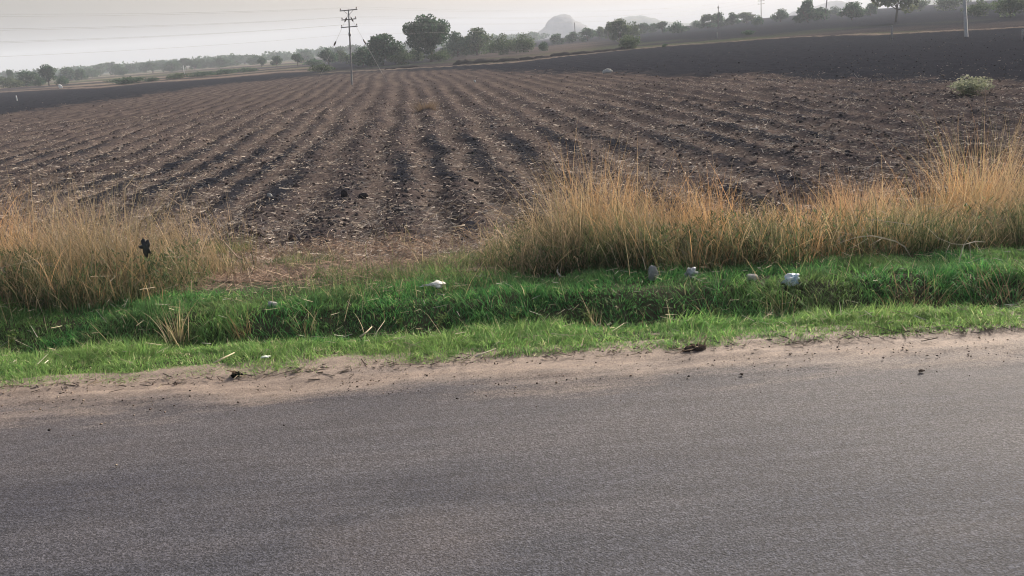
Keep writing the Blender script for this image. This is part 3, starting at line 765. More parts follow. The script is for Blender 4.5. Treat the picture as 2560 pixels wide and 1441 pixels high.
def put_tree(name, px, dist, hpx, wpx, style, k, label, cat='tree', group=None, nleaf=900, cols=GREENS, rz=None, sink=0):
    """hpx, wpx: picture size in pixels; metres follow from the distance"""
    p = at_dist(px, dist); H = hpx / FPX * dist; Wd = wpx / FPX * dist
    tm, cm = lib(style, k, cols, nleaf)
    e = empty(name, (p[0], p[1], p[2] - sink), rng.uniform(0, 6.28) if rz is None else rz)
    wref = 11.0 if style != 'bush' else 15.0
    e.scale = (Wd / wref, Wd / wref, H / 10.0)
    link('trunk', tm, e); link('crown', cm, e)
    tag(e, label, cat, group); return e

# the big tree and its neighbours
p = at_dist(1075, 190); tm, cm = tree_meshes(9.0, 10.4, 79, 8600, 'open', .42, GREENS)
e = empty('broad_tree', (p[0], p[1], p[2]), 0.6); link('trunk', tm, e); link('crown', cm, e)
tag(e, 'tallest tree in the scene with a ragged open crown behind the field', 'tree')
G = 'trees behind the ploughed field'
for a in [
 ('bushy_tree', 955, 195, 74, 92, 'round', 1, 'wide dense tree just left of the tallest ragged tree', 3000, GREENS),
 ('bushy_tree', 905, 205, 46, 52, 'round', 2, 'low round tree right behind the utility pole with crossarms', 1800, GREENS),
 ('bushy_tree', 1000, 180, 32, 62, 'bush', 1, 'low spreading bush under the left side of the tallest tree', 1800, GREENS2),
 ('bushy_tree', 1040, 200, 44, 40, 'bush', 2, 'small leafy tree tucked against the tallest tree on its left', 1800, GREENS2),
 ('bushy_tree', 1092, 184, 26, 66, 'bush', 7, 'low bush at the foot of the tallest tree', 1800, GREENS2),
 ('bushy_tree', 1142, 230, 62, 56, 'round', 3, 'hazy round tree touching the right of the tallest tree', 1800, GREENS),
 ('bushy_tree', 1190, 235, 66, 76, 'round', 4, 'broad hazy tree second right of the tallest tree', 1800, GREENS2),
 ('bushy_tree', 1255, 215, 52, 62, 'bush', 3, 'leafy green tree third right of the tallest tree', 1800, GREENS2),
 ('bushy_tree', 1308, 220, 48, 64, 'bush', 4, 'flat leafy tree just left of the rocky hill', 1800, GREENS2),
 ('bushy_tree', 818, 260, 40, 46, 'round', 5, 'neat round tree left of the utility pole with crossarms', 1800, GREENS),
 ('bushy_tree', 780, 270, 18, 50, 'bush', 5, 'low dark bush left of the neat round tree', 900, GREENS),
 ('bushy_tree', 742, 300, 30, 28, 'lolly', 1, 'small upright tree second left of the utility pole', 900, GREENS),
 ('bushy_tree', 690, 330, 26, 28, 'lolly', 2, 'small round tree standing alone before the hazy tree line', 900, GREENS),
 ('bushy_tree', 652, 360, 24, 22, 'lolly', 3, 'small narrow tree at the left start of the pole-side trees', 900, GREENS),
 ('bushy_tree', 850, 290, 30, 34, 'round', 6, 'pale hazy tree between the round tree and the pole', 900, GREENS2),
 ('bushy_tree', 930, 240, 34, 84, 'bush', 8, 'hazy thicket between the pole and the wide dense tree', 900, GREENS2),
 ('bushy_tree', 985, 235, 40, 80, 'bush', 9, 'hazy thicket between the wide dense tree and the tallest tree', 900, GREENS2),
 ('bushy_tree', 1125, 245, 34, 70, 'bush', 10, 'hazy thicket right behind the tallest tree', 900, GREENS2),
 ('bushy_tree', 1168, 250, 30, 90, 'bush', 8, 'brownish hazy thicket under the two trees right of the tallest', 900, GREENS2),
 ('bushy_tree', 1225, 250, 30, 80, 'bush', 9, 'hazy thicket between the second and third right hand trees', 900, GREENS2),
 ('bushy_tree', 1284, 245, 34, 70, 'bush', 10, 'hazy thicket joining the two leafy trees left of the rocky hill', 900, GREENS2),
 ('bushy_tree', 880, 250, 26, 60, 'bush', 9, 'low hazy thicket directly behind the utility pole', 900, GREENS2),
 ('bushy_tree', 1356, 210, 24, 30, 'bush', 6, 'small dark rounded bush at the foot of the rocky hill', 900, GREENS),
]:
    put_tree(*a[:8], 'tree', G, a[8], a[9])

# left cluster
G = 'trees clustered at the left edge'
for a in [
 ('field_tree', 118, 300, 46, 50, 'open', 11, 'tallest lopsided tree of the cluster at the left edge', 1800, GREENS),
 ('field_tree', 62, 320, 34, 60, 'round', 12, 'dense round tree left of the lopsided tree at the left edge', 900, GREENS),
 ('field_tree', 22, 310, 28, 56, 'bush', 13, 'broad low bush cut by the left picture edge', 900, GREENS2),
 ('field_tree', 92, 280, 22, 30, 'bush', 14, 'small dark bush in front of the lopsided tree', 900, GREENS),
 ('field_tree', 152, 290, 20, 34, 'bush', 15, 'low bush right of the lopsided tree', 900, GREENS),
 ('field_tree', 26, 420, 34, 16, 'lolly', 12, 'thin tree poking above the bushes at the left edge', 900, GREENS),
 ('field_tree', 172, 420, 30, 52, 'round', 11, 'grey green tree at the right end of the left cluster', 900, GREENS),
 ('field_tree', 200, 400, 26, 30, 'round', 14, 'dark round tree closing the right end of the left cluster', 900, GREENS),
]:
    put_tree(*a[:8], 'tree', G, a[8], a[9])

# trees on the rise to the right
G = 'trees along the skyline on the right'
for a in [
 ('skyline_tree', 1392, 330, 26, 40, 'round', 21, 'small round tree below the left flank of the rocky hill', 900, GREENS),
 ('skyline_tree', 1432, 340, 26, 36, 'round', 22, 'small tree beside the pole below the rocky hill', 900, GREENS),
 ('skyline_tree', 1468, 330, 32, 42, 'round', 23, 'round tree at the right foot of the rocky hill', 900, GREENS),
 ('skyline_tree', 1500, 350, 30, 34, 'round', 24, 'round tree between the rocky hill and the tall thin topped tree', 900, GREENS2),
 ('skyline_tree', 1522, 300, 44, 26, 'open', 25, 'tall tree with a thin lollipop top left of the second hill', 900, GREENS2),
 ('skyline_tree', 1548, 240, 56, 62, 'open', 26, 'large light green tree in front of the second hill', 1800, GREENS2),
 ('skyline_tree', 1580, 270, 42, 44, 'bush', 27, 'leafy bush at the right of the large light green tree', 900, GREENS2),
 ('skyline_tree', 1608, 380, 26, 36, 'round', 28, 'small tree under the middle of the second hill', 900, GREENS),
 ('skyline_tree', 1634, 390, 22, 26, 'round', 21, 'smallest tree under the right part of the second hill', 900, GREENS),
 ('skyline_tree', 1655, 340, 28, 26, 'lolly', 29, 'lollipop shaped tree on a clear stem by the second hill', 900, GREENS),
 ('skyline_tree', 1694, 300, 30, 48, 'bush', 30, 'dense dome shaped bush right of the lollipop tree', 900, GREENS),
 ('skyline_tree', 1740, 400, 18, 28, 'bush', 21, 'pale far bush right of the dome shaped bush', 900, GREENS),
 ('skyline_tree', 1768, 340, 34, 50, 'open', 31, 'dark tree left of the short pole with a capped top', 900, GREENS),
 ('skyline_tree', 1795, 350, 34, 42, 'round', 32, 'round tree directly behind the short pole with a capped top', 900, GREENS),
 ('skyline_tree', 1830, 350, 30, 40, 'open', 33, 'ragged topped tree right of the short capped pole', 900, GREENS),
 ('skyline_tree', 1868, 370, 26, 48, 'round', 34, 'low round tree between the ragged tree and the thin pole', 900, GREENS2),
 ('skyline_tree', 1895, 300, 24, 30, 'bush', 35, 'dark round bush at the foot of the thin skyline pole', 900, GREENS),
 ('skyline_tree', 1952, 330, 30, 42, 'round', 36, 'round tree standing apart right of the thin skyline pole', 900, GREENS),
 ('skyline_tree', 2022, 280, 52, 72, 'open', 37, 'large dark tree left of the leaning dark pole', 1800, GREENS),
 ('skyline_tree', 2052, 300, 30, 40, 'round', 38, 'lower tree joined to the large dark tree on its right', 900, GREENS),
 ('skyline_tree', 2085, 420, 20, 30, 'bush', 31, 'pale hazy bush right of the leaning dark pole', 900, GREENS),
 ('skyline_tree', 2130, 260, 42, 64, 'open', 39, 'ragged dark tree with sky gaps right of the leaning pole', 1800, GREENS),
 ('skyline_tree', 2178, 320, 30, 34, 'open', 40, 'sparse tree between the ragged tree and the feathery tree', 900, GREENS),
 ('skyline_tree', 2300, 330, 30, 40, 'bush', 41, 'hazy bush right of the feathery tree', 900, GREENS2),
 ('skyline_tree', 2375, 300, 34, 70, 'bush', 42, 'broad hazy thicket left of the thick pale concrete pole', 900, GREENS2),
 ('skyline_tree', 2450, 200, 40, 60, 'bush', 43, 'green bush right of the thick pale concrete pole', 1800, GREENS2),
 ('skyline_tree', 2530, 180, 52, 90, 'bush', 44, 'big green bush cut by the right picture edge', 1800, GREENS2),
]:
    put_tree(*a[:8], 'tree', G, a[8], a[9])
put_tree('feathery_tree', 2240, 200, 96, 92, 'lolly', 51, 'feathery tree with haze painted into its pale leaves, on a bare thin trunk, upper right', 'tree', None, 900, [(.16, .19, .11), (.20, .23, .14), (.13, .16, .09), (.18, .2, .13)])  # leaf colours lightened so the crown looks hazy

# far tree line at the left: single crowns in front of a hazy wood
G = 'far hazy tree line on the left'
NUM = ('one two three four five six seven eight nine ten eleven twelve thirteen fourteen fifteen sixteen seventeen eighteen nineteen twenty twenty-one twenty-two twenty-three twenty-four twenty-five twenty-six twenty-seven twenty-eight twenty-nine').split()
spots = list(np.linspace(215, 650, 24)) + [715, 765, 800, 845, 880]
for i, px in enumerate(spots):
    d = rng.uniform(480, 680); put_tree('far_tree', px + rng.uniform(-6, 6), d, rng.uniform(18, 29), rng.uniform(28, 50), random.choice(['round', 'round', 'open', 'lolly', 'bush']), 11 + i % 5, 'hazy far tree on the left horizon, number %s from the left end of the line' % NUM[i], 'tree', G, 900, GREENS)

def far_wood():
    mb_P = []; mb_q = []; mb_C = []; n0 = 0
    for i in range(330):
        px = rng.uniform(-260, 1340); d = rng.uniform(700, 1000); p = at_dist(px, d)
        h = rng.uniform(5, 9); w_ = rng.uniform(9, 17)
        lob = [(p[0] + rng.normal(0, w_ * .25), p[1], p[2] + h * rng.uniform(.4, .65), w_ * .3, w_ * .3, h * .34) for _ in range(5)]
        P, q, C = leaf_cloud(130, lob, 1.7, GREENS, 900 + i); mb_P.append(P); mb_q.append(q + n0); mb_C.append(C); n0 += len(P)
    o = link('distant_woodland', npmesh('distant_woodland', np.concatenate(mb_P), None, np.concatenate(mb_q), M_LEAF, False, np.concatenate(mb_C)))
    tag(o, 'distant hazy woodland band along the left horizon', 'woodland', kind='stuff')
far_wood()

# low bushes and rough scrub in the middle distance
G = 'low bushes between the far fields'
for a in [
 ('scrub_bush', 318, 215, 17, 92, 'long dark green bush between the far fields on the left', GREENS),
 ('scrub_bush', 375, 225, 10, 40, 'small bush at the right end of the long green bush', GREENS),
 ('scrub_bush', 440, 235, 14, 60, 'first low bush of the hedge left of the field corner', GREENS2),
 ('scrub_bush', 500, 240, 13, 64, 'second low bush of the hedge left of the field corner', GREENS),
 ('scrub_bush', 560, 250, 13, 60, 'third low bush of the hedge left of the field corner', GREENS),
 ('scrub_bush', 612, 260, 12, 54, 'last low bush of the hedge left of the field corner', GREENS),
 ('scrub_bush', 800, 175, 20, 60, 'grey scrubby bush left of the utility pole foot', GREENS2),
 ('scrub_bush', 1573, 160, 34, 54, 'pale green scrub bush near the track in the centre right', GREENS2),
 ('scrub_bush', 1868, 190, 12, 34, 'low dark bush beside the pale track on the right', GREENS),
 ('scrub_bush', 1660, 152, 9, 14, 'tiny dark bush just above the pale track', GREENS),
]:
    put_tree(a[0], a[1], a[2], a[3], a[4], 'bush', 60 + (a[1] % 5), a[5], 'bush', G, 900, a[6])

# dark spoil heaps along the far side of the track
G = 'earth heaps along the track'
for i, (px, wpx, hpx) in enumerate([(1152, 60, 10), (1205, 66, 9), (1262, 56, 10), (1310, 50, 10), (1352, 46, 9), (1400, 60, 9), (1452, 54, 8), (1505, 58, 8), (1560, 50, 7), (1020, 46, 8), (980, 40, 7)]):
    d = float(np.interp(math.atan2(*ray(px, 150)[:2]), *TK)) * 1.06; p = at_dist(px, d)
    v_, f_ = ICO3; sx, sz = wpx / FPX * d * .5, hpx / FPX * d
    sx *= random.uniform(.9, 1.5); ang = np.arctan2(v_[:, 1], v_[:, 0])
    lump = .55 + .55 * vn(v_[:, 0] * 3.2 + i * 9, v_[:, 1] * 1.5 + i, .8, 140 + i) + .35 * (vn(v_[:, 0] * 9 + i, v_[:, 1] * 5, .8, 170 + i) - .5)
    P = v_ * np.stack([sx * (1 + .25 * fbm(ang, ang * 0 + i, .7, 150 + i, 2)), np.full(len(v_), sx * .4), sz * lump * random.uniform(.7, 1.2)], 1)
    c = np.ones((len(P), 3)) * (.05, .044, .042)
    lab = ['leftmost long dark earth heap behind the track', 'second dark earth heap along the track from the left', 'third dark earth heap along the track', 'fourth dark earth heap along the track', 'fifth dark earth heap along the track, below the rocky hill', 'sixth dark earth heap along the track, below the rocky hill', 'seventh dark earth heap, near the pole below the rocky hill', 'eighth dark earth heap along the track', 'last dark earth heap on the right of the row', 'low dark earth heap under the tallest tree', 'small dark earth heap left of the tallest tree'][i]
    o = link('earth_heap', npmesh('earth_heap', P, f_, None, M_CLOD, False, c)); o.location = p; tag(o, lab, 'earth heap', G)

# ------------------------------------------------------------------ poles and cables
def rotm(v): return np.array(Vector(v).normalized().to_track_quat('Z', 'Y').to_matrix())
PA = hit(880, 212); lineB = at_dist(1903, 300)
dirn = lineB[:2] - PA[:2]; dirn /= np.linalg.norm(dirn); perp = np.array([dirn[1], -dirn[0]])
LEAN = Vector((.065, 0, 1)).normalized()
def pole_top(base, h): return np.array([base[0] + LEAN[0] / LEAN[2] * h, base[1], base[2] + h])
PH_A = 7.1
e = empty('utility_pole', PA); tag(e, 'slim grey utility pole with three crossarms standing in the ploughed field', 'utility pole')
LN = np.array(LEAN) / LEAN[2]
mb = MB(); mb.tube([LN * z for z in (-.4, 0, 2.4, 4.6, 6.1, PH_A)], [.10, .098, .085, .074, .066, .06], 10); mb.build('shaft', M_CONC, e, True)
mb = MB(); mb.tube([LN * 4.6, LN * 4.95], [.115, .115], 8); mb.build('clamp_band', M_STEEL, e)
arms = [(PH_A - .06, 1.0), (PH_A - .92, .85), (PH_A - 1.62, .95)]
axr = np.array([perp[0], perp[1], 0])
rotA = np.stack([axr, np.array([-axr[1], axr[0], 0]), np.array([0, 0, 1.0])], 1)
ends = []
for zz, hw in arms:
    c = LN * zz; mb = MB(); mb.box(*c, hw * 2, .09, .09, rot=rotA); mb.build('crossarm', M_STEEL, e)
    for s in (-1, 1):
        q = c + axr * hw * .92 * s + np.array([0, 0, .045])
        mb = MB(); mb.lathe([(.02, 0), (.02, .06), (.075, .07), (.045, .11), (.065, .13), (.03, .17), (.03, .2), (.0, .2)], 8, origin=q); mb.build('insulator', M_PORC, e, True)
        ends.append(q + np.array([0, 0, .2]))
    mb = MB()
    for s in (-1, 1): mb.tube([LN * (zz - .45), c + axr * hw * .6 * s], [.022, .022], 5)
    if zz > PH_A - .5: mb.build('arm_brace', M_STEEL, e)
for s in (-1, 1):
    top = LN * (PH_A - .35); foot = np.array([s * 3.6, -.6, 0.0]); foot[2] = float(zbase(PA[0] + foot[0], PA[1] + foot[1])) - PA[2] - .1
    pts = [top + (foot - top) * t for t in np.linspace(0, 1, 6)]
    mb = MB(); mb.tube(pts, [.011] * 6, 4); st = mb.build('stay_wire', M_WIRE, e)
    for f0 in (.085, .40):
        p0 = top + (foot - top) * f0; rr = rotm(foot - top)
        mb = MB(); mb.lathe([(.0, -.26), (.05, -.22), (.085, -.05), (.085, .08), (.05, .22), (.0, .26)], 8, origin=p0, rot=rr); mb.build('stay_insulator', M_PORC, st, True)

# far neighbour poles that carry the same line
def plain_pole(name, base, h, r0, r1, mat, label, lean=(0, 0), arm=True, cap=False, sides=9, group=None, adir=None):
    e = empty(name, base); L = np.array([lean[0], lean[1], 1.0])
    mb = MB(); mb.tube([L * z for z in (-.3, 0, h * .5, h)], [r0, r0, (r0 + r1) / 2, r1], sides); mb.build('shaft', mat, e, True)
    ad = np.array([axr[0], axr[1], 0]) if adir is None else np.array(adir)
    if arm:
        rot = np.stack([ad, np.array([-ad[1], ad[0], 0]), np.array([0, 0, 1.0])], 1)
        for k in range(arm if arm is not True else 1):
            mb = MB(); mb.box(*(L * (h - .15 - .85 * k)), 1.9, .1, .1, rot=rot); mb.build('crossarm', M_STEEL, e)
            for s in (-1, 1):
                mb = MB(); mb.lathe([(.02, 0), (.07, .06), (.045, .12), (.0, .18)], 7, origin=L * (h - .1 - .85 * k) + ad * .85 * s); mb.build('insulator', M_PORC, e, True)
    if cap:
        mb = MB(); mb.lathe([(.0, 0), (.2, .02), (.26, .3), (.22, .55), (.0, .6)], 8, origin=L * (h - .35)); mb.build('cap', M_STEEL, e, True)
        mb = MB(); mb.tube([L * h, L * (h + .7)], [.05, .03], 5); mb.build('spike', M_STEEL, e)
    tag(e, label, 'utility pole', group); return e
PBh = 7.8
plain_pole('utility_pole', lineB, PBh, .13, .08, M_POLE, 'thin far pole on the skyline where the cables from the field pole end', (0, 0), 3)
PC = np.array([PA[0] - dirn[0] * 88, PA[1] - dirn[1] * 88]); PC = np.array([PC[0], PC[1], float(zbase(*PC))])
plain_pole('utility_pole', PC, 8.2, .13, .08, M_POLE, 'utility pole outside the picture on the left carrying the same cables', (0, 0), 3)

names = ['outer', 'inner']
tiers = ['topmost', 'middle', 'lowest']
ci = 0
for k, (zz, hw) in enumerate(arms):
    for s_i, s in enumerate((-1, 1)):
        A = ends[ci] + PA; ci += 1
        Bp = lineB + axr * .85 * s + np.array([0, 0, PBh - .85 * k]); Cp = PC + axr * .85 * s + np.array([0, 0, 8.2 - .85 * k])
        pts = []
        for P0, P1, sag, n in ((Cp, A, .95, 18), (A, Bp, 1.7, 26)):
            for t in np.linspace(0, 1, n)[(1 if pts else 0):]:
                p = P0 + (P1 - P0) * t; p = p - np.array([0, 0, sag * 4 * t * (1 - t)]); pts.append(p)
        mb = MB(); mb.tube(np.array(pts), .005, 4)
        o = mb.build('power_cable', M_WIRE)
        tag(o, 'power cable on the %s end of the %s crossarm of the field pole' % (('left', 'right')[s_i], tiers[k]), 'power cable', 'power cables across the sky')
mb = MB(); A = PA + LN * 4.8 + np.array([0, 0.13, 0]); pts = []
for P0, P1, sag, n in ((PC + (0, 0, 5.6), A, .9, 16), (A, lineB + (0, 0, 5.3), 1.6, 24)):
    for t in np.linspace(0, 1, n)[(1 if pts else 0):]:
        p = P0 + (P1 - P0) * t; pts.append(p - np.array([0, 0, sag * 4 * t * (1 - t)]))
mb.tube(np.array(pts), .005, 4); o = mb.build('power_cable', M_WIRE); tag(o, 'lowest single power cable clamped to the shaft below the crossarms', 'power cable', 'power cables across the sky')

P2 = hit(2416, 94); plain_pole('concrete_pole', P2, 8.3, .20, .15, M_CPOLE, 'thick pale concrete pole at the upper right, top outside the picture', (-.10, 0), 1, sides=4)
P3 = at_dist(2062, 290); plain_pole('leaning_pole', P3, 8.0, .17, .13, M_POLE, 'dark leaning pole on the skyline right of the large dark tree', (.10, 0), 1)
P4 = at_dist(1795, 300); plain_pole('capped_pole', P4, 6.2, .15, .12, M_POLE, 'short dark pole with a capped top among the skyline trees', (.03, 0), False, True)
P6 = at_dist(1438, 400); plain_pole('utility_pole', P6, 6.9, .2, .14, M_POLE, 'dark pole in front of the right flank of the rocky hill', (0, 0), False)

def post(px, py, hpx, r, label, mat=M_WHITE, lean=(0, 0), cap=True):
    p = hit(px, py); d = math.hypot(p[0], p[1]); h = hpx / FPX * d
    e = empty('marker_post', p); L = np.array([lean[0], lean[1], 1])
    mb = MB(); mb.tube([L * -.2, L * h * .5, L * h * .96], [r, r * .95, r * .88], 8); mb.build('shaft', mat, e, True)
    mb = MB(); mb.lathe([(r * 1.02, 0), (r * 1.0, r * .6), (r * .5, r * 1.1), (0, r * 1.2)], 8, origin=L * h * .955); mb.build('top', mat, e, True)
    tag(e, label, 'post', 'white and pale boundary posts'); return e
post(43, 253, 11, .07, 'short white boundary post in the dark strip at the far left')
post(461, 186, 20, .10, 'thin pale post before the far tree line on the left')
post(869, 159, 14, .12, 'small white post just left of the utility pole among the trees')
post(2229, 101, 31, .10, 'pale post below the feathery tree at the right', M_CONC)
post(1793, 99, 16, .09, 'pale post beside the track under the capped pole', M_CONC)
post(2555, 104, 24, .08, 'thin pale stake at the right picture edge', M_CONC)

# ------------------------------------------------------------------ stones and rubbish
def stone(name, px, py, wpx, hpx, seed, label, mat, cat, rz=0, group=None, zf=zfine, asym=1.0):
    p = hit(px, py, zf); d = np.linalg.norm(p - CAM); sx, sz = wpx / FPX * d * .5, hpx / FPX * d
    v_, f_ = ICO3
    nz = fbm(v_[:, 0] * 1.7 + seed * 3.1, v_[:, 1] * 1.7 + v_[:, 2] * 1.3 + seed, .9, seed, 3)
    P = v_ * (1 + .34 * nz + .16 * fbm(v_[:, 0] * 4 + seed, v_[:, 1] * 4 + v_[:, 2] * 3.1, .8, seed + 50, 2))[:, None]
    P[:, 0] += .25 * asym * P[:, 2] * math.sin(seed); P = P * (sx, sx * .8, sz * .62)
    P[:, 2] += sz * .30
    me = npmesh(name, P, f_, None, mat, False)
    o = link(name, me); o.location = p; o.rotation_euler = (0, 0, rz); tag(o, label, cat, group); return o
stone('stone', 1632, 698, 25, 35, 3, 'upright grey stone at the foot of the dry grass', M_STONE, 'stone', .3)
stone('stone', 1462, 640, 34, 30, 8, 'grey stone half hidden deep in the tall dry grass', M_STONE, 'stone', 1.0)
stone('stone', 1882, 698, 29, 14, 5, 'low pale stone left of the white plastic bag', M_PALE, 'stone')
stone('stone', 682, 766, 26, 13, 6, 'small pale stone on the green ditch bank at the left', M_PALE, 'stone')
stone('stone', 1518, 183, 26, 11, 9, 'pale lump at the far edge of the ploughed field', M_PALE, 'stone')
stone('stone', 1187, 205, 5, 5, 10, 'tiny white stone in the middle of the ploughed field', M_WHITE, 'stone')
stone('stone', 152, 221, 8, 9, 11, 'white boundary stone below the bushes at the far left', M_WHITE, 'stone')
stone('stone', 675, 492, 12, 9, 12, 'small white stone in the near rows left of centre', M_PALE, 'stone')
stone('hole_lump', 862, 492, 16, 20, 13, 'upright black lump standing in for a dark hole in the near rows', M_CLOD, 'clod')
stone('hole_lump', 908, 496, 26, 15, 14, 'wide black lump standing in for a dark hole, right of the upright black lump', M_CLOD, 'clod')
for nm in [o for o in bpy.data.objects if o.name.startswith('hole_lump')]:
    a = nm.data.attributes.new('Col', 'FLOAT_COLOR', 'POINT'); a.data.foreach_set('color', np.tile((.035, .032, .034, 1), len(nm.data.vertices)).astype(np.float32))  # near-black colour stands for the shade in holes of the soil

def crumple(name, px, py, wpx, hpx, seed, label, mat, cols, cat, zf=zfine, flat=1.0, lift=0.0, spike=.35, parent=None, tilt=0):
    """crumpled sheet: a folded bag with sharp creases and torn points"""
    p = hit(px, py, zf); d = np.linalg.norm(p - CAM); sx, sz = wpx / FPX * d * .5, hpx / FPX * d
    r = np.random.default_rng(seed); v_, f_ = ICO3
    k = r.normal(size=(9, 3)); k /= np.linalg.norm(k, axis=1)[:, None]
    dots = np.abs(v_ @ k.T); fold = np.sort(dots, 1)[:, 0] * 3.0
    P = v_ * (.60 + .34 * np.clip(fold, 0, 1) + .30 * fbm(v_[:, 0] * 3 + seed, v_[:, 2] * 3 + v_[:, 1] * 2, .8, seed, 2) + r.normal(0, .07, len(v_)))[:, None]
    tips = r.choice(len(v_), 6, replace=False)
    for t in tips:
        w_ = np.clip(v_ @ v_[t] - .86, 0, 1)[:, None] / .14; P += v_[t] * w_ * spike
    P = P * (sx, sx * .7, sz * .55); P[:, 2] += sz * .34 + lift
    c = np.array(cols)[(vn(v_[:, 0] * 4 + seed, v_[:, 2] * 4, 1.4, seed) > .55).astype(int)]
    o = link(name, npmesh(name, P, f_, None, mat, True, c)); o.location = p; o.rotation_euler = (0, tilt, 0); tag(o, label, cat); return o
crumple('plastic_bag', 1980, 708, 56, 28, 21, 'crumpled white and blue plastic bag lying on the grass bank', M_WPLAS, [(.60, .62, .64), (.32, .44, .55)], 'plastic bag', tilt=-.35)
crumple('plastic_bag', 1727, 694, 38, 30, 22, 'greyish white torn plastic bag under the dry grass', M_WPLAS, [(.36, .38, .38), (.25, .27, .27)], 'plastic bag')
crumple('paper_scrap', 1092, 728, 66, 10, 23, 'torn white paper scrap on the green ditch bank', M_WPLAS, [(.72, .70, .64), (.55, .53, .48)], 'litter', spike=.7, lift=.06)
crumple('paper_scrap', 665, 910, 30, 6, 24, 'thin pale wrapper lying in the verge grass', M_WPLAS, [(.5, .62, .48), (.55, .6, .5)], 'litter', spike=.3, lift=.05)

# black plastic caught in the grass: a hanging torn bag with two flaps
def black_bag():
    d0 = ray(372, 666); p = CAM + d0 * (9.75 / d0[1]); e = empty('black_plastic_bag', p); d = np.linalg.norm(p - CAM); s = d / FPX
    def lump(name, cx, cz, wpx, hpx, seed, tl=0):
        r = np.random.default_rng(seed); v_, f_ = ICO2
        P = v_ * (.7 + .5 * r.random((len(v_), 1)) + .35 * fbm(v_[:, 0] * 3 + seed, v_[:, 2] * 3, .8, seed, 2)[:, None]) * (wpx * .5 * s, wpx * .35 * s, hpx * .5 * s)
        c_, s_ = math.cos(tl), math.sin(tl); P = np.stack([P[:, 0] * c_ + P[:, 2] * s_, P[:, 1], -P[:, 0] * s_ + P[:, 2] * c_], 1)
        link(name, npmesh(name, P + np.array([cx * s, 0, cz * s]), f_, None, M_BPLAS), e)
    lump('bag_body', 0, 42, 17, 46, 1, -.16)
    lump('bag_flap', -9, 46, 13, 9, 2, .2)
    lump('bag_flap', 6, 52, 11, 24, 3, .2)
    tag(e, 'torn black plastic bag snagged in the dry grass at the left', 'plastic bag')
black_bag()

def clump(name, px, py, wpx, hpx, n, seed, label, cat, cols, zf=lambda a, b: np.zeros_like(np.asarray(a, float)) + .012, st=0):
    """a small heap of dung or earth with bits of stalk in it"""
    p = hit(px, py, zf); d = np.linalg.norm(p - CAM); sx, sz = wpx / FPX * d * .5, hpx / FPX * d
    r = np.random.default_rng(seed); mb = MB(); bv, bf = ICO2
    for i in range(n):
        a = r.normal(0, .42, 2).clip(-1, 1); rad = r.uniform(.18, .42) * (1 - .5 * np.hypot(*a))
        P = bv * r.uniform(.7, 1.3, (len(bv), 1)) * (sx * rad, sx * rad * .8, sz * .6 * (1.1 - np.hypot(*a)).clip(.25, 1))
        mb.add(P + (a[0] * sx, a[1] * sx * .6, sz * .25), bf, None, np.array(cols[r.integers(len(cols))]))
    e = empty(name, p); mb.build('lump', M_CLOD, e)
    if st:
        mb = MB()
        for i in range(st):
            a0 = r.uniform(0, 6.28); L = sx * r.uniform(.5, 1.3); c = np.array([r.normal(0, .4) * sx, r.normal(0, .25) * sx, sz * r.uniform(.2, .7)])
            dv = np.array([math.cos(a0), math.sin(a0) * .7, r.uniform(-.2, .5)]) * L
            mb.tube([c, c + dv * .5 + (0, 0, .004), c + dv], [.004, .003, .001], 4, np.array((.2, .14, .09)))
        mb.build('stalk', M_STRAW, e)
    tag(e, label, cat); return e
DK = [(.06, .046, .038), (.09, .069, .056), (.042, .034, .03)]
clump('dung_heap', 1735, 876, 76, 18, 16, 31, 'dark brown dung heap with stalks at the grass edge', 'dung', DK, st=14)
clump('dung_heap', 588, 942, 40, 18, 10, 32, 'small black clump at the grass edge on the left', 'dung', [(.012, .016, .012), (.025, .03, .02)], st=10)
clump('soil_crumb', 2300, 928, 28, 5, 6, 33, 'cluster of dark crumbs on the shoulder at the right', 'clod', DK)
clump('soil_crumb', 1856, 937, 20, 5, 4, 34, 'flat dark crumb on the sandy shoulder right of centre', 'clod', DK)
clump('soil_crumb', 1143, 998, 8, 5, 3, 35, 'single black pebble on the asphalt left of centre', 'clod', DK)
clump('soil_crumb', 1250, 962, 14, 6, 3, 36, 'dark crumb on the sand above the black pebble', 'clod', DK)
clump('soil_crumb', 157, 985, 24, 6, 4, 37, 'dark bark chip on the sand at the far left', 'clod', DK)
clump('soil_crumb', 1548, 918, 10, 7, 3, 38, 'round black pebble on the sand near the centre', 'clod', DK)
clump('soil_crumb', 440, 962, 14, 9, 4, 39, 'dark crumb on the sand left of the black clump', 'clod', DK)

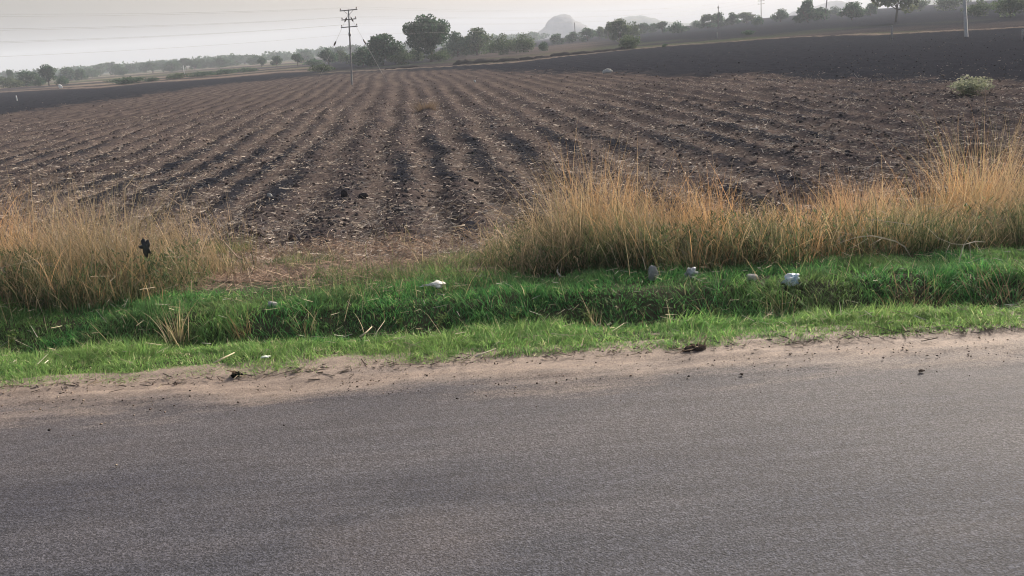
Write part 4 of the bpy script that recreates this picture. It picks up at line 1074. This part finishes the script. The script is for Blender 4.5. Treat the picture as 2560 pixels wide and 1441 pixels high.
# dry stalks and dead branches
def branch(name, px_path, z0, rads, label, col, cat='branch', twigs=()):
    """branch laid on or over the grass; each point: picture position and height above the ground at its distance"""
    e = None; mb = MB()
    def P(px, py, dist): d = ray(px, py); return CAM + d * (dist / d[1])
    pts = [P(*a) for a in px_path]; base = pts[0]
    e = empty(name, base); mb.tube([p - base for p in pts], rads, 6, np.array(col)); mb.build('stem', M_STRAW, e, True)
    for tw in twigs:
        mb = MB(); tp = [P(*a) - base for a in tw]; mb.tube(tp, np.linspace(rads[0] * .6, rads[0] * .25, len(tp)), 5, np.array(col)); mb.build('twig', M_STRAW, e, True)
    tag(e, label, cat); return e
TW = (.50, .44, .34)
branch('dead_branch', [(2278, 645, 9.35), (2262, 618, 9.3), (2240, 604, 9.3), (2205, 595, 9.3), (2178, 590, 9.35), (2140, 594, 9.4), (2110, 604, 9.5), (2075, 618, 9.6)], 0, [.005, .006, .0065, .0065, .006, .0055, .0045, .003], 'long bare branch arching over the ditch bank at the right', TW,
       twigs=[[(2172, 590, 9.35), (2160, 574, 9.4), (2140, 548, 9.6), (2126, 512, 9.8)], [(2172, 578, 9.4), (2180, 562, 9.4), (2184, 548, 9.4)], [(2170, 596, 9.35), (2145, 612, 9.3), (2115, 626, 9.3)], [(2206, 596, 9.3), (2188, 606, 9.2), (2170, 616, 9.2)]])
branch('dead_branch', [(2395, 700, 8.9), (2394, 680, 8.9), (2400, 645, 8.9), (2410, 612, 8.95), (2440, 604, 9.0), (2465, 606, 9.0)], 0, [.0045, .005, .0055, .0055, .005, .003], 'forked bare branch standing near the right picture edge', TW,
       twigs=[[(2410, 612, 8.95), (2380, 610, 9.0), (2345, 595, 9.1), (2310, 562, 9.3)], [(2410, 612, 8.95), (2424, 590, 9.0), (2438, 566, 9.1)], [(2424, 606, 8.95), (2426, 640, 8.9), (2426, 660, 8.9)], [(2374, 612, 9.0), (2366, 630, 8.95), (2362, 655, 8.9)], [(2436, 604, 9.0), (2448, 622, 8.95), (2455, 634, 8.9)]])
branch('bone_white_stick', [(1395, 668, 9.75), (1393, 680, 9.7), (1402, 692, 9.65), (1420, 695, 9.6), (1442, 688, 9.6)], 0, [.006, .010, .011, .010, .007], 'curved white stick at the foot of the dry grass', (.52, .48, .40), 'stick')
branch('dry_stalk', [(534, 908, 6.93), (560, 895, 7.02), (586, 882, 7.12)], 0, [.006, .006, .004], 'straight pale stalk lying on the verge at the left', (.55, .48, .32), 'stalk')
branch('dry_stalk', [(1188, 892, 6.82), (1205, 885, 6.88), (1240, 872, 6.95)], 0, [.006, .005, .003], 'pale stalk at the grass edge near the centre', (.50, .44, .34), 'stalk', twigs=[[(1203, 886, 6.88), (1206, 890, 6.85), (1200, 897, 6.8)]])
branch('dry_stalk', [(1122, 570, 15.2), (1150, 566, 15.2), (1162, 563, 15.3)], 0, [.014, .014, .010], 'pale stalk on the field edge left of the dry grass stand', (.50, .42, .32), 'stalk')
branch('dry_stalk', [(900, 842, 7.35), (915, 832, 7.4), (930, 817, 7.5)], 0, [.007, .006, .004], 'short pale stalk at the ditch lip left of centre', (.46, .40, .28), 'stalk', twigs=[[(935, 842, 7.35), (945, 826, 7.45), (962, 802, 7.6)]])
branch('dry_stalk', [(600, 648, 10.3), (590, 640, 10.4), (560, 605, 10.8), (548, 598, 10.9), (490, 540, 11.4), (400, 478, 12.2)], 0, [.008, .008, .007, .006, .005, .003], 'long forked dead stalk leaning out of the left dry grass', (.36, .27, .19), 'stalk', twigs=[[(548, 600, 10.9), (585, 570, 10.8), (610, 538, 10.8)], [(558, 604, 10.8), (590, 604, 10.8), (625, 600, 10.8)]])
branch('dry_stalk', [(314, 500, 11.6), (313, 470, 11.7), (330, 448, 11.8), (338, 434, 11.8)], 0, [.010, .009, .007, .004], 'forked pale stalk rising above the left dry grass', (.45, .36, .26), 'stalk', twigs=[[(332, 440, 11.8), (340, 436, 11.8), (350, 437, 11.8)]])

def tuft(name, px, py, n, h, spread, cols, label, cat='grass tuft', seed=0, wd=.006, zf=zbase, lean=.25, segs=4, tips=None):
    p = hit(px, py, zf); r = np.random.default_rng(seed)
    x = p[0] + r.normal(0, spread, n); y = p[1] + r.normal(0, spread * .7, n); z = zf(x, y) - .02
    hh = h * r.uniform(.45, 1.1, n); hh[:max(2, n // 20)] *= 1.3
    az = np.arctan2(y - p[1], x - p[0]) + r.normal(0, .7, n)
    col = np.array(cols)[r.integers(0, len(cols), n)] * r.uniform(.75, 1.25, (n, 1))
    tc = None if tips is None else np.array(tips)[r.integers(0, len(tips), n)]
    Vv, t, q, C = blades(x, y, z, hh, r.uniform(.6, 1.3, n) * wd, np.abs(r.normal(lean, lean * .6, n)), az, np.abs(r.normal(.2, .25, n)), col, segs, tc)
    Vv = Vv - p; me = npmesh(name, Vv, t, q, M_DRY, False, C); o = link(name, me); o.location = p; tag(o, label, cat); return o
PALE = [(.52, .43, .27), (.44, .35, .21), (.6, .5, .34), (.27, .28, .13)]
ORG = [(.54, .36, .22), (.46, .30, .19), (.53, .40, .26)]
tuft('dry_grass_tuft', 445, 856, 46, .46, .05, PALE, 'pale dry grass tuft standing on the ditch lip at the left', seed=1, wd=.007, lean=.14)
tuft('dry_grass_tuft', 2150, 560, 620, .85, .22, ORG, 'tall orange grass tuft behind the arching bare branch', seed=2, lean=.22)
tuft('dry_grass_tuft', 2450, 560, 560, 1.55, .30, ORG + PALE, 'tallest dry grass tuft near the right picture edge', seed=3, lean=.17)
tuft('dry_grass_tuft', 2330, 600, 420, .8, .35, PALE, 'tangled grey dry grass between the two tall orange tufts', seed=4, lean=.4)
tuft('green_grass_tuft', 575, 640, 300, .42, .16, [(.17, .20, .07), (.22, .23, .10), (.12, .16, .055)], 'yellow green grass tuft at the edge of the straw gap', seed=5, lean=.3)
tuft('dry_grass_tuft', 1065, 278, 420, .6, .24, [(.25, .185, .125), (.21, .155, .11), (.17, .125, .09)], 'small golden dry tuft alone in the ploughed field', seed=6, lean=.35, wd=.012)
tuft('dry_grass_tuft', 612, 845, 26, .30, .05, [(.34, .24, .13), (.28, .2, .11)], 'small brown dry tuft on the ditch lip right of the pale tuft', seed=7, lean=.25)
tuft('dry_grass_tuft', 2295, 765, 70, .30, .12, [(.30, .22, .14), (.24, .18, .11), (.18, .17, .08)], 'brown twiggy tuft on the ditch bank at the right', seed=8, lean=.35)
tuft('dry_grass_tuft', 2520, 745, 90, .34, .15, [(.30, .22, .15), (.24, .18, .12), (.2, .16, .09)], 'brown tangled tuft on the ditch bank at the right edge', seed=9, lean=.5)
tuft('dry_grass_tuft', 1960, 790, 24, .30, .06, PALE, 'thin pale tuft on the ditch lip below the white plastic bag', seed=10, lean=.15)
tuft('dry_grass_tuft', 1484, 815, 22, .24, .04, PALE, 'thin dry tuft on the ditch lip right of centre', seed=11, lean=.12)
tuft('dry_grass_tuft', 765, 835, 16, .26, .05, PALE, 'sparse dry stalk tuft on the ditch lip left of centre', seed=12, lean=.3)
put_tree('pale_shrub', 2432, 38.5, 46, 104, 'bush', 71, 'pale green rounded shrub at the edge of the dark field on the right', 'shrub', None, 1800, GREENS3)

# broad-leaved weeds on the ditch bank
def weed(px, py, hpx, seed, label, cols=((.13, .20, .055), (.18, .25, .075), (.10, .165, .05))):
    p = hit(px, py, zbase); d = np.linalg.norm(p - CAM); h = hpx / FPX * d; r = np.random.default_rng(seed)
    e = empty('leafy_weed', p); mb = MB(); lf = MB()
    for s in range(r.integers(3, 6)):
        a = r.uniform(0, 6.28); top = np.array([math.cos(a) * h * .35, math.sin(a) * h * .35, h * r.uniform(.65, 1.05)])
        pts = [top * t * np.array([t, t, 1]) for t in np.linspace(0, 1, 5)]; mb.tube(pts, np.linspace(.004, .0015, 5), 5, np.array((.14, .18, .07)))
        for k in range(9):
            t = r.uniform(.35, 1); c = top * t * np.array([t, t, 1]); b = r.uniform(0, 6.28); L = h * r.uniform(.14, .26)
            dv = np.array([math.cos(b), math.sin(b), r.uniform(-.2, .5)]); sd = np.cross(dv, (0, 0, 1)); sd /= np.linalg.norm(sd)
            m = c + dv * L * .5 + (0, 0, L * .08)
            lf.add([c, m - sd * L * .22, c + dv * L, m + sd * L * .22], [(0, 1, 2), (0, 2, 3)], None, np.array(cols[r.integers(3)]) * r.uniform(.8, 1.25))
    mb.build('stem', M_GRASS, e); lf.build('leaves', M_GRASS, e); tag(e, label, 'weed', 'leafy weeds in the ditch')
weed(1100, 828, 62, 1, 'light green leafy weed rising from the ditch left of centre')
weed(1290, 822, 52, 2, 'light green leafy weed in the ditch at the centre')
weed(1000, 822, 30, 3, 'low pale weed in the ditch left of the tall light weed')
weed(1470, 815, 40, 4, 'thin leafy weed beside the dry tuft right of centre')
weed(1790, 795, 32, 5, 'small leafy weed on the ditch lip right of centre')
weed(2270, 765, 44, 6, 'leafy weed below the brown twiggy tuft on the right')
weed(30, 872, 46, 7, 'pale leafy weed at the ditch lip at the left edge')
weed(800, 700, 30, 8, 'small weed with pale leaves at the straw edge left of centre')
weed(2130, 650, 34, 9, 'weed with pale leaves under the arching bare branch')

# loose stalks and stubble shoots standing in the gap and the field edge
def shoots():
    n = 420; x = np.concatenate([rng.uniform(-5.5, .8, 260), rng.uniform(-8.5, 8.5, 160)]); v = np.concatenate([rng.uniform(11, 15, 260), rng.uniform(7.5, 9.5, 160)]); y = v - SV * x
    z = zbase(x, y) - .02
    Vv, t, q, C = blades(x, y, z, rng.uniform(.12, .55, n), rng.uniform(.004, .007, n), np.abs(rng.normal(.2, .2, n)), rng.uniform(0, 6.28, n), np.abs(rng.normal(.1, .15, n)), palette(n, PALE, [3, 3, 2, 1]), 3)
    o = link('loose_shoots', npmesh('loose_shoots', Vv, t, q, M_DRY, False, C)); tag(o, 'scattered single dry shoots on the bank and the field edge', 'dry grass', kind='stuff')
shoots()

def tangles():
    n0 = 5200; x, v = scatter(n0, -8, 8, 9.25, 12.0); y = v - SV * x
    L, Rr = stand_density(x, v); keep = rng.random(n0) < np.maximum(L * (.5 + .5 * sstep(10.6, 9.8, v)), Rr * (.35 + .5 * sstep(3.0, 3.6, x))) * (.2 + .9 * vn(x, y, .6, 113))
    x, y = x[keep], y[keep]; n = len(x); up = rng.random(n) ** 1.4 * .5 * (.4 + .8 * vn(x, y, .7, 114))
    col = palette(n, [(.34, .28, .20), (.24, .19, .14), (.46, .40, .30), (.16, .13, .10)], [3, 3, 1.4, 2], .25)
    P, q, C = sticks_mesh(x, y, rng.lognormal(math.log(.2), .4, n).clip(.08, .42), rng.uniform(.005, .010, n), lambda a, b: zbase(a, b) + up, col, .65, .02)
    o = link('twig_tangle', npmesh('twig_tangle', P, None, q, M_STRAW, False, C)); tag(o, 'tangle of dead twigs caught in the dry grass stands', 'dead twigs', kind='stuff')
    n = 1100; x = rng.uniform(-7, 7, n); v = np.concatenate([rng.uniform(6.9, 7.6, 350), rng.uniform(8.2, 9.6, n - 350)]); y = v - SV * x
    col = palette(n, [(.48, .42, .28), (.36, .30, .18), (.58, .53, .42)], [3, 3, 1], .25)
    P, q, C = sticks_mesh(x, y, rng.lognormal(math.log(.07), .5, n).clip(.03, .2), rng.uniform(.004, .008, n), zbase, col, .45, .05)
    o = link('bank_stalks', npmesh('bank_stalks', P, None, q, M_STRAW, False, C)); tag(o, 'loose pale stalks lying in the green grass of verge and bank', 'stalks', kind='stuff')
tangles()

# ------------------------------------------------------------------ haze
hz = MB(); hz.box(0, 0, 38, 6860, 6860, 84)
hv = bpy.data.materials.new('haze_air'); hv.use_nodes = True; t = hv.node_tree
for n_ in list(t.nodes):
    if n_.type == 'BSDF_PRINCIPLED': t.nodes.remove(n_)
pv = t.nodes.new('ShaderNodeVolumePrincipled'); pv.inputs['Color'].default_value = (.80, .86, .97, 1); pv.inputs['Density'].default_value = .00048; pv.inputs['Anisotropy'].default_value = .1
t.links.new(pv.outputs[0], t.nodes['Material Output'].inputs['Volume'])
o = hz.build('haze', hv); tag(o, 'pale dusty haze over the whole plain', 'haze', kind='stuff')
